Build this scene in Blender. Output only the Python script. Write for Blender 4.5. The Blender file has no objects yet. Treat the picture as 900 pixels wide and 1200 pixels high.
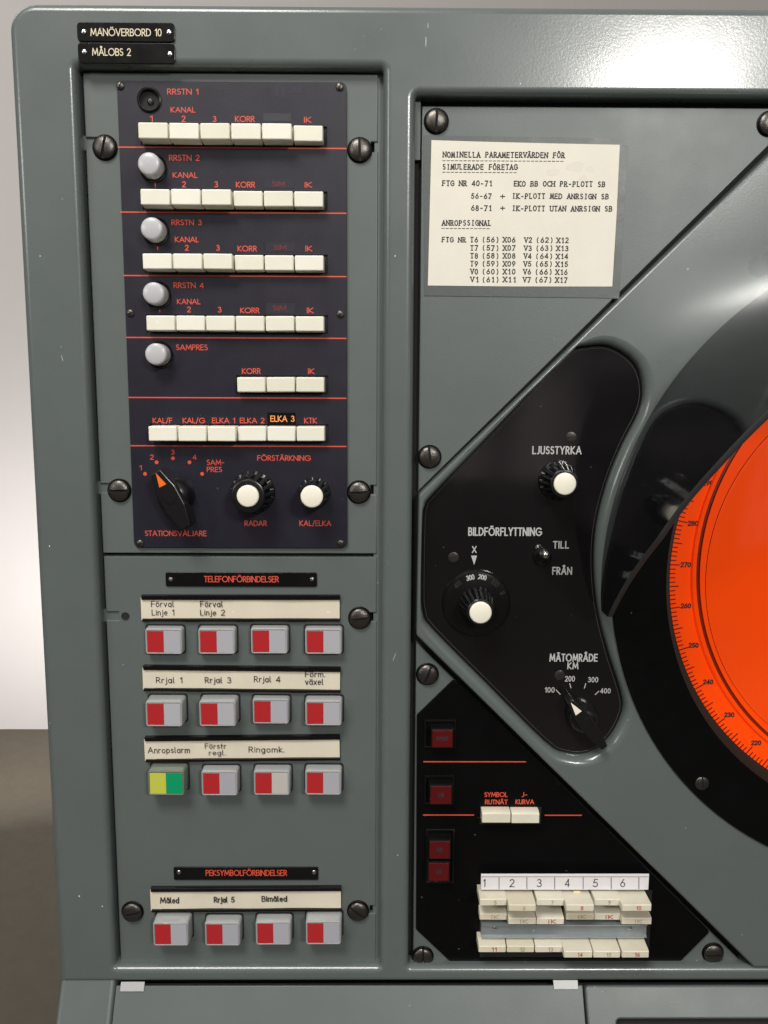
import bpy, bmesh, math, random
from mathutils import Vector, Matrix
from mathutils.geometry import tessellate_polygon
random.seed(7)
S = bpy.context.scene
COL = S.collection
R = math.radians

# ------------------------------------------------------------------ camera
D = 0.52            # distance from the lens to the panel face (metres)
CZ = 1.25           # height of the lens above the floor
PITCH, YAW, ROLL = R(-7.98), R(0.42), R(-0.23)
Rx = Matrix(((1, 0, 0), (0, math.cos(PITCH), -math.sin(PITCH)), (0, math.sin(PITCH), math.cos(PITCH))))
Ry = Matrix(((math.cos(YAW), 0, math.sin(YAW)), (0, 1, 0), (-math.sin(YAW), 0, math.cos(YAW))))
Rz = Matrix(((math.cos(ROLL), -math.sin(ROLL), 0), (math.sin(ROLL), math.cos(ROLL), 0), (0, 0, 1)))
RC = Ry @ Rx @ Rz
def w3(v): return Vector((v[0], v[2], -v[1]))
cam_d = bpy.data.cameras.new('camera'); cam = bpy.data.objects.new('camera', cam_d); COL.objects.link(cam)
cam_d.sensor_fit = 'VERTICAL'; cam_d.sensor_height = 36; cam_d.lens = 30
cam_d.clip_start = 0.01; cam_d.clip_end = 60
r_, u_, b_ = w3(RC.col[0]), -w3(RC.col[1]), -w3(RC.col[2])
m = Matrix((r_, u_, b_)).transposed().to_4x4(); m.translation = Vector((0, -D, CZ)); cam.matrix_world = m
S.camera = cam

# ------------------------------------------------------------------ light
W = bpy.data.worlds.new('World'); S.world = W; W.use_nodes = True
wn = W.node_tree.nodes; wl = W.node_tree.links
bg = wn['Background']; bg.inputs[1].default_value = 1.0
tc = wn.new('ShaderNodeTexCoord'); sx = wn.new('ShaderNodeSeparateXYZ'); rp = wn.new('ShaderNodeValToRGB')
mr = wn.new('ShaderNodeMapRange'); mr.inputs[1].default_value = -1; mr.inputs[2].default_value = 1
wl.new(tc.outputs['Generated'], sx.inputs[0]); wl.new(sx.outputs['Z'], mr.inputs[0]); wl.new(mr.outputs[0], rp.inputs[0])
e = rp.color_ramp.elements
e[0].position = 0.0; e[0].color = (.028, .025, .022, 1)
e[1].position = 1.0; e[1].color = (.34, .33, .32, 1)
q = rp.color_ramp.elements.new(.50); q.color = (.050, .046, .043, 1)
mp = wn.new('ShaderNodeMapping'); mp.inputs['Scale'].default_value = (3.2, 3.2, 1.1); mp.inputs['Location'].default_value = (.4, .7, .3)
nz = wn.new('ShaderNodeTexNoise'); nz.inputs['Scale'].default_value = 2.3; nz.inputs['Detail'].default_value = 2.5
rp2 = wn.new('ShaderNodeValToRGB'); e2 = rp2.color_ramp.elements
e2[0].position = .50; e2[0].color = (0, 0, 0, 1); e2[1].position = .68; e2[1].color = (.30, .25, .25, 1)
ad = wn.new('ShaderNodeMix'); ad.data_type = 'RGBA'; ad.blend_type = 'ADD'; ad.inputs[0].default_value = 1
wl.new(tc.outputs['Generated'], mp.inputs[0]); wl.new(mp.outputs[0], nz.inputs['Vector']); wl.new(nz.outputs['Fac'], rp2.inputs[0])
wl.new(rp.outputs[0], ad.inputs[6]); wl.new(rp2.outputs[0], ad.inputs[7]); wl.new(ad.outputs[2], bg.inputs[0])
def area(name, loc, target, sx_, sy_, power, col=(1, .97, .92)):
    l = bpy.data.lights.new(name, 'AREA'); l.shape = 'RECTANGLE'; l.size = sx_; l.size_y = sy_; l.energy = power; l.color = col
    o = bpy.data.objects.new(name, l); COL.objects.link(o); o.location = loc
    o.rotation_euler = (Vector(target) - Vector(loc)).to_track_quat('-Z', 'Y').to_euler()
    return o
area('ceiling_lamp_main', (-.50, -1.25, 2.75), (.0, 0, 1.2), .7, .6, 34)
area('ceiling_lamp_front', (-2.6, -2.9, 2.2), (0, 0, 1.1), .9, .6, 18)
area('ceiling_lamp_right', (.93, -2.42, 2.20), (.17, 0, 1.4), .42, .30, 32)
area('rear_wall_fill', (-1.6, .9, 3.0), (-1.4, 2.4, 1.2), 1.4, .8, 16, (1, .95, .90))  # unseen light added over the gap so the rear wall gets lit
area('low_wall_fill', (-1.05, 1.75, .50), (-1.3, 2.55, .55), 0.6, .2, 9, (1, .97, .95))  # unseen low light added behind the console to brighten the lower wall
S.view_settings.view_transform = 'Standard'; S.view_settings.look = 'None'
S.view_settings.exposure = 0; S.view_settings.gamma = 1; S.view_settings.use_curve_mapping = False
S.render.engine = 'CYCLES'
S.cycles.max_bounces = 8

# ------------------------------------------------------------------ placing
# every panel is parallel to the wall y=0; "h" is how far a face stands out from it towards the viewer
def ray(px, py):
    return w3(RC @ Vector(((px - 450) / 1000, (py - 600) / 1000, 1)))
def P(px, py, h=0.0):
    d = ray(px, py); t = (D - h) / d.y
    return (d.x * t, CZ + d.z * t)
def PP(pts, h): return [P(x, y, h) for x, y in pts]
MM = .001

# ------------------------------------------------------------------ materials
def mat(name, col, rough=.4, metal=0, coat=0, bump=0, bscale=800, var=0, vscale=30, spec=.5, emis=0, dirt=None, trans=0, streak=0):
    m = bpy.data.materials.new(name); m.use_nodes = True
    n = m.node_tree.nodes; l = m.node_tree.links; b = n['Principled BSDF']
    b.inputs['Base Color'].default_value = (*col, 1); b.inputs['Roughness'].default_value = rough
    b.inputs['Metallic'].default_value = metal; b.inputs['Specular IOR Level'].default_value = spec
    b.inputs['Coat Weight'].default_value = coat; b.inputs['Coat Roughness'].default_value = .14 if name == 'frame_enamel' else .08
    b.inputs['Transmission Weight'].default_value = trans
    if emis:
        b.inputs['Emission Color'].default_value = (*col, 1); b.inputs['Emission Strength'].default_value = emis
    g = n.new('ShaderNodeNewGeometry')
    if name in ('cream_keycap', 'aged_keycap', 'frosted_button_body', 'white_insert'):
        oi = n.new('ShaderNodeObjectInfo'); hs = n.new('ShaderNodeHueSaturation')
        a1 = n.new('ShaderNodeMapRange'); a1.inputs[3].default_value = .93; a1.inputs[4].default_value = 1.05
        a2 = n.new('ShaderNodeMapRange'); a2.inputs[3].default_value = 1.25; a2.inputs[4].default_value = .85
        l.new(oi.outputs['Random'], a1.inputs[0]); l.new(oi.outputs['Random'], a2.inputs[0])
        l.new(a1.outputs[0], hs.inputs['Value']); l.new(a2.outputs[0], hs.inputs['Saturation']); m['_hs'] = 1
    else: hs = None
    if bump:
        t = n.new('ShaderNodeTexNoise'); t.inputs['Scale'].default_value = bscale; t.inputs['Detail'].default_value = 3
        l.new(g.outputs['Position'], t.inputs['Vector'])
        bp = n.new('ShaderNodeBump'); bp.inputs['Strength'].default_value = bump; bp.inputs['Distance'].default_value = .0004
        l.new(t.outputs['Fac'], bp.inputs['Height']); l.new(bp.outputs[0], b.inputs['Normal']); l.new(bp.outputs[0], b.inputs['Coat Normal'])
    if var:
        t = n.new('ShaderNodeTexNoise'); t.inputs['Scale'].default_value = vscale; t.inputs['Detail'].default_value = 6; t.inputs['Roughness'].default_value = .65
        l.new(g.outputs['Position'], t.inputs['Vector'])
        mx = n.new('ShaderNodeMix'); mx.data_type = 'RGBA'
        lo = [c * (1 - var) for c in col]; hi = [min(1, c * (1 + var)) for c in col]
        if dirt: lo = list(dirt)
        mx.inputs[6].default_value = (*lo, 1); mx.inputs[7].default_value = (*hi, 1)
        r2 = n.new('ShaderNodeMapRange'); r2.inputs[1].default_value = .3; r2.inputs[2].default_value = .7
        l.new(t.outputs['Fac'], r2.inputs[0]); l.new(r2.outputs[0], mx.inputs[0])
        out = mx.outputs[2]
        # pale specks and nicks of wear
        s = n.new('ShaderNodeTexNoise'); s.inputs['Scale'].default_value = 260; s.inputs['Detail'].default_value = 1
        l.new(g.outputs['Position'], s.inputs['Vector'])
        r3 = n.new('ShaderNodeMapRange'); r3.inputs[1].default_value = .80; r3.inputs[2].default_value = .82
        l.new(s.outputs['Fac'], r3.inputs[0])
        m2 = n.new('ShaderNodeMix'); m2.data_type = 'RGBA'
        l.new(r3.outputs[0], m2.inputs[0]); l.new(out, m2.inputs[6])
        m2.inputs[7].default_value = (*[min(.8, c * 1.8 + .06) for c in col], 1)
        if hs: l.new(m2.outputs[2], hs.inputs['Color']); l.new(hs.outputs[0], b.inputs['Base Color'])
        else: l.new(m2.outputs[2], b.inputs['Base Color'])
        r4 = n.new('ShaderNodeMapRange'); r4.inputs[1].default_value = .3; r4.inputs[2].default_value = .7
        r4.inputs[3].default_value = max(.02, rough - .03); r4.inputs[4].default_value = rough + .035
        t2 = n.new('ShaderNodeTexNoise'); t2.inputs['Scale'].default_value = vscale * 2.3; t2.inputs['Detail'].default_value = 5
        l.new(g.outputs['Position'], t2.inputs['Vector']); l.new(t2.outputs['Fac'], r4.inputs[0]); l.new(r4.outputs[0], b.inputs['Roughness'])
    if hs and not var: hs.inputs['Color'].default_value = (*col, 1); l.new(hs.outputs[0], b.inputs['Base Color'])
    return m
PAINT = (.103, .123, .119)
M = dict(
    frame=mat('frame_enamel', PAINT, .29, bump=.07, bscale=800, var=.05, vscale=14, coat=.45),
    plate=mat('plate_enamel', (.100, .119, .114), .42, bump=.1, bscale=800, var=.06, vscale=18),
    plate2=mat('satin_plate_enamel', (.101, .120, .115), .40, bump=.1, bscale=800, var=.07, vscale=11),
    film=mat('film_over_enamel', (.074, .087, .082), .38, bump=.1, bscale=500, var=.06, vscale=40),
    navy=mat('navy_anodised', (.0100, .0090, .0180), .40, bump=.2, bscale=1500, var=.2, vscale=22, spec=.45),
    black=mat('black_satin_plate', (.0025, .0025, .0027), .38, bump=.1, bscale=1400, var=.2, vscale=30, spec=.12),
    blackgloss=mat('black_gloss', (.005, .005, .005), .2, coat=0, spec=.35, var=.15, vscale=60),
    hood=mat('black_hood_gloss', (.006, .006, .007), .09, coat=0, var=.15, vscale=60, spec=.6),
    hoodrim=mat('hood_rubber_edge', (.055, .055, .055), .5),
    smoke=mat('smoked_acrylic', (.0048, .0042, .0052), .06, var=.2, vscale=20, coat=1, spec=.6),
    cavity=mat('dark_cavity', (.008, .008, .008), .8),
    cream=mat('cream_keycap', (.77, .755, .645), .36, var=.035, vscale=60),
    key2=mat('aged_keycap', (.70, .66, .53), .42, var=.07, vscale=45),
    cap=mat('ivory_knob_cap', (.84, .81, .69), .3),
    dome=mat('opal_lamp_cap', (.47, .47, .49), .30, coat=.2),
    knob=mat('black_phenolic', (.007, .007, .0075), .27, bump=.1, bscale=900),
    screw=mat('dark_bronze_screw', (.10, .092, .085), .34, metal=.9, bump=.3, bscale=1200),
    steel=mat('bright_steel', (.6, .6, .58), .25, metal=1),
    alu=mat('dull_aluminium', (.42, .47, .50), .35, metal=.7, bump=.2, bscale=300, var=.1, vscale=50),
    orange=mat('orange_print', (.68, .080, .042), .5),
    orange2=mat('orange_print_faded', (.17, .016, .016), .5),
    amber=mat('amber_print', (.95, .33, .08), .5),
    creamprint=mat('cream_engraving', (.68, .60, .42), .5),
    white=mat('white_print', (.44, .45, .44), .5),
    ink=mat('black_ink', (.02, .018, .016), .6),
    inkfaint=mat('thin_ink', (.10, .09, .08), .6),
    paper=mat('old_paper', (.72, .69, .60), .7, var=.03, vscale=50, bump=.1, bscale=300),
    slip=mat('cream_paper_slip', (.68, .625, .50), .4, coat=.25, var=.05, vscale=40),
    stripwhite=mat('white_index_strip', (.74, .72, .74), .4),
    clear=mat('frosted_button_body', (.36, .37, .37), .22, coat=.5, var=.04, vscale=60),
    cleardk=mat('green_button_body', (.16, .19, .15), .22, coat=.5),
    red=mat('red_insert', (.42, .018, .022), .35, coat=.3),
    face=mat('white_insert', (.40, .40, .44), .3, coat=.3),
    facewarm=mat('cream_insert', (.48, .465, .43), .3, coat=.2),
    ygreen=mat('yellow_green_insert', (.52, .55, .07), .35, coat=.2),
    green=mat('green_insert', (.0, .30, .12), .35, coat=.2),
    redlens=mat('dark_red_lens', (.085, .002, .0035), .3, coat=.2),
    scope=mat('orange_scope_filter', (.97, .067, .003), .35, emis=.30, spec=.12),  # emission added as a fluorescent glow; the disc is no lamp
    scopeglass=mat('orange_dome', (.97, .070, .003), .10, emis=.30, spec=.55),  # same added glow as the filter
    scopedk=mat('orange_groove', (.30, .02, .003), .3),
    rimbrown=mat('brown_scope_rim', (.028, .016, .011), .5),  # dark brown puts a reflection on the outer scale glass into the colour
    tickred=mat('dark_red_scale_print', (.10, .003, .003), .5),
    tab=mat('pale_grey_tab', (.42, .43, .43), .35),
    chip=mat('bare_filler', (.72, .66, .60), .6),
    rust=mat('key_number_rust', (.55, .10, .05), .6), tan=mat('key_number_tan', (.42, .34, .24), .6), brown=mat('key_number_brown', (.38, .08, .05), .6),
    yellow=mat('yellow_mark', (.72, .66, .36), .6),
    stain=mat('paper_stain', (.69, .66, .57), .7, var=.03, vscale=90),
    wall=mat('painted_wall', (.60, .575, .56), .9, var=.025, vscale=1.2),
    floor=mat('worn_floor', (.092, .078, .054), .6, var=.10, vscale=22, bump=.3, bscale=120),
    smudge=mat('dark_smudge', (.022, .020, .026), .6), ghost=mat('ghost_label', (.022, .02, .032), .35),
)

# ------------------------------------------------------------------ objects
root = bpy.data.objects.new('radar_console', None); COL.objects.link(root)
root['label'] = 'grey-green radar operator console with navy key panel, phone buttons and orange round scope'
root['category'] = 'console'
def finish(me, m, smooth=30):
    ms = m if isinstance(m, (list, tuple)) else [m]
    if len(me.materials) == 0:
        for x in ms: me.materials.append(M[x])
    if smooth:
        me.shade_smooth(); me.set_sharp_from_angle(angle=R(smooth))
    return me
def mesh(name, vs, fs, m, smooth=30, mi=None):
    me = bpy.data.meshes.new(name); me.from_pydata([tuple(v) for v in vs], [], fs); me.validate()
    if mi and len(mi) == len(me.polygons):
        for p, i in zip(me.polygons, mi): p.material_index = i
    me.update(); return finish(me, m, smooth)
def put(name, me, x, z, h, parent=None, roll=0, label=None, tilt=0):
    """a part lying on the panel at world x,z and standing-out h; local axes: x right, y up, z outwards"""
    o = bpy.data.objects.new(name, me); COL.objects.link(o)
    o.matrix_basis = Matrix.Translation((x, -h, z)) @ Matrix.Rotation(R(90), 4, 'X') @ Matrix.Rotation(R(roll), 4, 'Z') @ Matrix.Rotation(R(tilt), 4, 'X')
    o.parent = parent or root
    if label: o['label'] = label
    return o
def sub(name, me, x, y, z, parent, roll=0):
    o = bpy.data.objects.new(name, me); COL.objects.link(o); o.location = (x, y, z); o.rotation_euler = (0, 0, R(roll)); o.parent = parent
    return o
class Host:   # remembers where a part's local origin is, to lay sub-parts by world x,z
    pass
def on(parent, x, z, h, name, me, roll=0):
    """sub-part placed in world panel coordinates under a part made by put()"""
    o = bpy.data.objects.new(name, me); COL.objects.link(o); o.parent = parent
    wm = Matrix.Translation((x, -h, z)) @ Matrix.Rotation(R(90), 4, 'X') @ Matrix.Rotation(R(roll), 4, 'Z')
    o.matrix_basis = parent.matrix_basis.inverted() @ wm
    return o

def area2(p): return sum(p[i][0] * p[(i + 1) % len(p)][1] - p[(i + 1) % len(p)][0] * p[i][1] for i in range(len(p))) / 2
def orient(p, ccw=True): return list(p) if (area2(p) > 0) == ccw else list(reversed(p))
def inset(p, d):
    """move the outline towards its left-hand side (inside for a CCW outline)"""
    n = len(p); out = []
    for i in range(n):
        a, b, c = Vector(p[i - 1]), Vector(p[i]), Vector(p[(i + 1) % n])
        e1 = (b - a).normalized(); e2 = (c - b).normalized()
        n1 = Vector((-e1.y, e1.x)); n2 = Vector((-e2.y, e2.x)); k = n1 + n2
        k = k / max(.25, (1 + n1.dot(n2)))
        out.append((b.x + k.x * d, b.y + k.y * d))
    return out
def rounded(p, r, n=5):
    """round the corners; r is a number or one per corner"""
    out = []; N = len(p)
    for i in range(N):
        rr = r[i] if isinstance(r, (list, tuple)) else r
        a, b, c = Vector(p[i - 1]), Vector(p[i]), Vector(p[(i + 1) % N])
        if rr <= 0: out.append((b.x, b.y)); continue
        u = (a - b).normalized(); v = (c - b).normalized()
        ang = u.angle(v)
        t = min(rr / math.tan(ang / 2), (a - b).length * .48, (c - b).length * .48); rr = t * math.tan(ang / 2)
        cen = b + (u + v).normalized() * (rr / math.sin(ang / 2))
        s = b + u * t - cen; f = b + v * t - cen
        a0 = math.atan2(s.y, s.x); a1 = math.atan2(f.y, f.x)
        da = (a1 - a0 + math.pi) % (2 * math.pi) - math.pi
        for k in range(n + 1):
            q_ = a0 + da * k / n; out.append((cen.x + rr * math.cos(q_), cen.y + rr * math.sin(q_)))
    return out
def slab(polys, t, bev=0.0, seg=3, z0=0.0):
    """a plate with holes: polys[0] the outline, the others holes; top at t, rolled edges of radius bev"""
    polys = [orient(p, i == 0) for i, p in enumerate(polys)]
    prof = [(0, z0)]
    if bev > 0:
        for k in range(seg + 1):
            a = math.pi / 2 * k / seg
            prof.append((bev * (1 - math.cos(a)), t - bev + bev * math.sin(a)))
    else: prof.append((0, t))
    vs = []; fs = []; top = []; topv = []
    for p in polys:
        n = len(p); base = len(vs)
        for (d, z) in prof:
            q_ = inset(p, d) if d else p
            vs += [(x, y, z) for x, y in q_]
        for k in range(len(prof) - 1):
            for i in range(n):
                j = (i + 1) % n
                fs.append((base + k * n + i, base + k * n + j, base + (k + 1) * n + j, base + (k + 1) * n + i))
        L = base + (len(prof) - 1) * n
        if bev > 0: vs += vs[L:L + n]; L += n
        top.append([Vector((vs[L + i][0], vs[L + i][1], 0)) for i in range(n)]); topv += list(range(L, L + n))
    for tri in tessellate_polygon(top):
        a, b, c = [topv[i] for i in tri]
        A, B, C_ = Vector(vs[a]), Vector(vs[b]), Vector(vs[c])
        fs.append((a, b, c) if (B - A).cross(C_ - A).z > 0 else (a, c, b))
    return vs, fs
def plate(name, polys, h0, h1, m, bev=0.0, r=0, seg=3, label=None, parent=None, smooth=30):
    """outline in world x,z"""
    if r: polys = [rounded(polys[0], r)] + polys[1:]
    xs = [p[0] for p in polys[0]]; zs = [p[1] for p in polys[0]]
    cx, cz = (min(xs) + max(xs)) / 2, (min(zs) + max(zs)) / 2
    loc = [[(x - cx, z - cz) for x, z in p] for p in polys]
    vs, fs = slab(loc, h1 - h0, bev, seg)
    me = mesh(name, vs, fs, m, smooth)
    if parent: return on(parent, cx, cz, h0, name, me)
    return put(name, me, cx, cz, h0, label=label)
def rect(x0, z0, x1, z1): return [(x0, z0), (x1, z0), (x1, z1), (x0, z1)]
def box_me(name, w, hgt, d, m, bev=0.0, taper=0.0, seg=2, r=0.0, foot=None):
    """block centred in x,y standing from z=0 to d"""
    p = rect(-w / 2, -hgt / 2, w / 2, hgt / 2)
    if r: p = rounded(p, r, 4)
    vs, fs = slab([p], d, bev, seg)
    if taper:
        vs = [(x * (1 - taper * z / d), y * (1 - taper * z / d), z) for x, y, z in vs]
    return mesh(name, vs, fs, m)
def lathe(name, prof, m, n=32, smooth=30, mi=None, flute=None, sweep=None):
    """prof: (radius, z) from the rim to the axis or back"""
    vs = []; fs = []; mis = []
    N = n
    for k, (r, z) in enumerate(prof):
        for i in range(N):
            a = 2 * math.pi * i / N
            rr = r
            if flute and flute[0] <= k <= flute[1]: rr = r * (1 - flute[3] * (0.5 - 0.5 * math.cos(a * flute[2])) ** 3)
            vs.append((rr * math.cos(a), rr * math.sin(a), z))
    for k in range(len(prof) - 1):
        for i in range(N):
            j = (i + 1) % N
            fs.append((k * N + i, k * N + j, (k + 1) * N + j, (k + 1) * N + i)); mis.append(mi[k] if mi else 0)
    if prof[-1][0] > 0:
        fs.append(tuple(range((len(prof) - 1) * N, len(prof) * N))); mis.append(mi[-1] if mi else 0)
    me = bpy.data.meshes.new(name); me.from_pydata(vs, [], fs)
    for p, i in zip(me.polygons, mis): p.material_index = i
    me.update(); return finish(me, m, smooth)
def disc(r, n=32, cx=0, cz=0): return [(cx + r * math.cos(2 * math.pi * i / n), cz + r * math.sin(2 * math.pi * i / n)) for i in range(n)]

# ------------------------------------------------------------------ lettering
def arc(cx, cy, rx, ry, a0, a1, n=10):
    return [(cx + rx * math.cos(R(a0 + (a1 - a0) * i / n)), cy + ry * math.sin(R(a0 + (a1 - a0) * i / n))) for i in range(n + 1)]
def oval(cx, cy, rx, ry): return arc(cx, cy, rx, ry, 90, 450, 20)
G = {}
G[' '] = (.35, [])
G['A'] = (.74, [[(0, 0), (.37, 1), (.74, 0)], [(.13, .33), (.61, .33)]])
G['B'] = (.52, [[(0, 0), (0, 1), (.25, 1)] + arc(.25, .76, .22, .24, 90, -90)[1:] + [(0, .52)], [(.25, .52)] + arc(.26, .26, .26, .26, 90, -90) + [(0, 0)]])
G['C'] = (.72, [arc(.5, .5, .5, .5, 48, 312, 16)])
G['D'] = (.66, [[(0, 0), (0, 1), (.18, 1)] + arc(.18, .5, .48, .5, 90, -90, 14)[1:] + [(0, 0)]])
G['E'] = (.46, [[(.46, 1), (0, 1), (0, 0), (.46, 0)], [(0, .52), (.42, .52)]])
G['F'] = (.44, [[(.44, 1), (0, 1), (0, 0)], [(0, .52), (.40, .52)]])
G['G'] = (.86, [arc(.5, .5, .5, .5, 45, 340, 18) + [(.88, .48), (.55, .48)]])
G['H'] = (.62, [[(0, 0), (0, 1)], [(.62, 0), (.62, 1)], [(0, .52), (.62, .52)]])
G['I'] = (.0, [[(0, 0), (0, 1)]])
G['J'] = (.30, [[(.30, 1), (.30, .2)] + arc(.1, .2, .2, .2, 0, -100)])
G['K'] = (.56, [[(0, 0), (0, 1)], [(.52, 1), (.02, .48), (.56, 0)]])
G['L'] = (.40, [[(0, 1), (0, 0), (.40, 0)]])
G['M'] = (.86, [[(0, 0), (.10, 1), (.43, .2), (.76, 1), (.86, 0)]])
G['N'] = (.66, [[(0, 0), (0, 1), (.66, 0), (.66, 1)]])
G['O'] = (.94, [oval(.47, .5, .47, .5)])
G['P'] = (.46, [[(0, 0), (0, 1), (.2, 1)] + arc(.2, .74, .26, .26, 90, -90)[1:] + [(0, .48)]])
G['R'] = (.50, [[(0, 0), (0, 1), (.2, 1)] + arc(.2, .74, .25, .26, 90, -90)[1:] + [(0, .48)], [(.2, .48), (.5, 0)]])
G['S'] = (.44, [arc(.22, .76, .2, .24, 40, 270)[:] + arc(.22, .26, .22, .26, 90, -140)])
G['T'] = (.50, [[(0, 1), (.5, 1)], [(.25, 1), (.25, 0)]])
G['U'] = (.56, [[(0, 1), (0, .28)] + arc(.28, .28, .28, .28, 180, 360) + [(.56, 1)]])
G['V'] = (.70, [[(0, 1), (.35, 0), (.70, 1)]])
G['W'] = (1.0, [[(0, 1), (.25, 0), (.5, 1), (.75, 0), (1.0, 1)]])
G['X'] = (.60, [[(0, 0), (.6, 1)], [(0, 1), (.6, 0)]])
G['Y'] = (.60, [[(0, 1), (.3, .48), (.6, 1)], [(.3, .48), (.3, 0)]])
G['Z'] = (.56, [[(0, 1), (.56, 1), (0, 0), (.56, 0)]])
def dots(w, y=1.24): return [[(w / 2 - .16, y), (w / 2 - .10, y)], [(w / 2 + .10, y), (w / 2 + .16, y)]]
G['Ä'] = (.74, G['A'][1] + dots(.74, 1.2)); G['Ö'] = (.94, G['O'][1] + dots(.94, 1.22))
G['Å'] = (.74, G['A'][1] + [oval(.37, 1.2, .12, .12)])
G['0'] = (.52, [oval(.26, .5, .26, .5)])
G['1'] = (.22, [[(0, .80), (.2, 1), (.2, 0)]])
G['2'] = (.50, [arc(.25, .74, .24, .26, 165, -30) + [(0, 0), (.5, 0)]])
G['3'] = (.48, [arc(.23, .76, .2, .24, 150, -90) + arc(.23, .26, .25, .26, 90, -150)[1:]])
G['4'] = (.56, [[(.42, 0), (.42, 1), (0, .27), (.56, .27)]])
G['5'] = (.48, [[(.44, 1), (.12, 1), (.04, .55)] + arc(.22, .31, .26, .31, 125, -150)])
G['6'] = (.52, [[(.36, 1), (.05, .45)], oval(.26, .29, .26, .29)])
G['7'] = (.50, [[(0, 1), (.5, 1), (.16, 0)]])
G['8'] = (.48, [oval(.24, .77, .2, .23), oval(.24, .27, .24, .27)])
G['9'] = (.52, [[(.16, 0), (.47, .55)], oval(.26, .71, .26, .29)])
G['/'] = (.34, [[(0, -.12), (.34, 1.08)]]); G['-'] = (.30, [[(0, .42), (.30, .42)]]); G['+'] = (.46, [[(0, .45), (.46, .45)], [(.23, .08), (.23, .82)]])
G['.'] = (.04, [[(0, .03), (.04, .03)]]); G['('] = (.20, [arc(.42, .45, .42, .72, 130, 230)]); G[')'] = (.20, [arc(-.22, .45, .42, .72, 50, -50)])
xh = .66
G['a'] = (.42, [oval(.2, .33, .2, .33), [(.42, xh), (.42, 0)]]); G['d'] = (.42, [oval(.2, .33, .2, .33), [(.42, 1), (.42, 0)]])
G['g'] = (.42, [oval(.2, .33, .2, .33), [(.42, xh), (.42, -.12)] + arc(.22, -.12, .2, .18, 0, -140)])
G['e'] = (.42, [[(.02, .36), (.42, .36)] + arc(.22, .33, .21, .33, 8, 310, 14)])
G['i'] = (.0, [[(0, 0), (0, xh)], [(0, .88), (0, .92)]]); G['j'] = (.14, [[(.14, xh), (.14, -.12)] + arc(0, -.12, .14, .16, 0, -100), [(.14, .88), (.14, .92)]])
G['k'] = (.36, [[(0, 0), (0, 1)], [(.34, xh), (.02, .28), (.36, 0)]]); G['l'] = (.10, [[(0, 1), (0, .1), (.1, 0)]])
G['m'] = (.66, [[(0, 0), (0, xh)], [(0, .45)] + arc(.165, .48, .165, .18, 180, 0) + [(.33, 0)], [(.33, .45)] + arc(.495, .48, .165, .18, 180, 0) + [(.66, 0)]])
G['n'] = (.38, [[(0, 0), (0, xh)], [(0, .42)] + arc(.19, .46, .19, .20, 180, 0) + [(.38, 0)]])
G['o'] = (.44, [oval(.22, .33, .22, .33)]); G['p'] = (.42, [oval(.22, .33, .2, .33), [(0, xh), (0, -.3)]])
G['r'] = (.26, [[(0, 0), (0, xh)], [(0, .40)] + arc(.2, .42, .2, .24, 180, 75)])
G['s'] = (.34, [arc(.17, .5, .15, .16, 40, 270) + arc(.17, .17, .17, .17, 90, -140)])
G['t'] = (.26, [[(.08, .92), (.08, .1), (.2, 0)], [(0, xh), (.26, xh)]]); G['v'] = (.40, [[(0, xh), (.2, 0), (.4, xh)]]); G['x'] = (.38, [[(0, 0), (.38, xh)], [(0, xh), (.38, 0)]])
G['ö'] = (.44, G['o'][1] + dots(.44, .9)); G['ä'] = (.42, G['a'][1] + dots(.42, .9)); G['å'] = (.42, G['a'][1] + [oval(.21, .88, .09, .09)])
ZL = 0
def ribbon(path, wd, vs, fs):
    """flat band along a path with mitred joints and square ends; sharp corners start a new stroke, each stroke a hair above the last"""
    pv = [Vector(a) for a in path]
    for i in range(1, len(pv) - 1):
        e1, e2 = pv[i] - pv[i - 1], pv[i + 1] - pv[i]
        if e1.length > 1e-7 and e2.length > 1e-7 and e1.angle(e2) > R(50):
            ribbon(path[:i + 1], wd, vs, fs); ribbon(path[i:], wd, vs, fs); return
    global ZL
    ZL = (ZL + 1) % 9; zl = 9e-6 * ZL
    p = [Vector(a) for a in path]; p = [a for i, a in enumerate(p) if i == 0 or (a - p[i - 1]).length > 1e-7]
    if len(p) < 2: return
    closed = (p[0] - p[-1]).length < 1e-6
    if closed: p = p[:-1]
    n = len(p); b = len(vs)
    for i in range(n):
        if closed or 0 < i < n - 1:
            e1 = (p[i] - p[i - 1]).normalized(); e2 = (p[(i + 1) % n] - p[i]).normalized()
            n1 = Vector((-e1.y, e1.x)); n2 = Vector((-e2.y, e2.x)); k = (n1 + n2) / max(.55, 1 + n1.dot(n2)); c = p[i]
        else:
            e1 = (p[1] - p[0]).normalized() if i == 0 else (p[-1] - p[-2]).normalized()
            k = Vector((-e1.y, e1.x)); c = p[i] + e1 * (wd * .5) * (-1 if i == 0 else 1)
        vs.append((c.x + k.x * wd / 2, c.y + k.y * wd / 2, zl)); vs.append((c.x - k.x * wd / 2, c.y - k.y * wd / 2, zl))
    for i in range(n if closed else n - 1):
        j = (i + 1) % n; fs.append((b + 2 * i, b + 2 * i + 1, b + 2 * j + 1, b + 2 * j))
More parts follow.
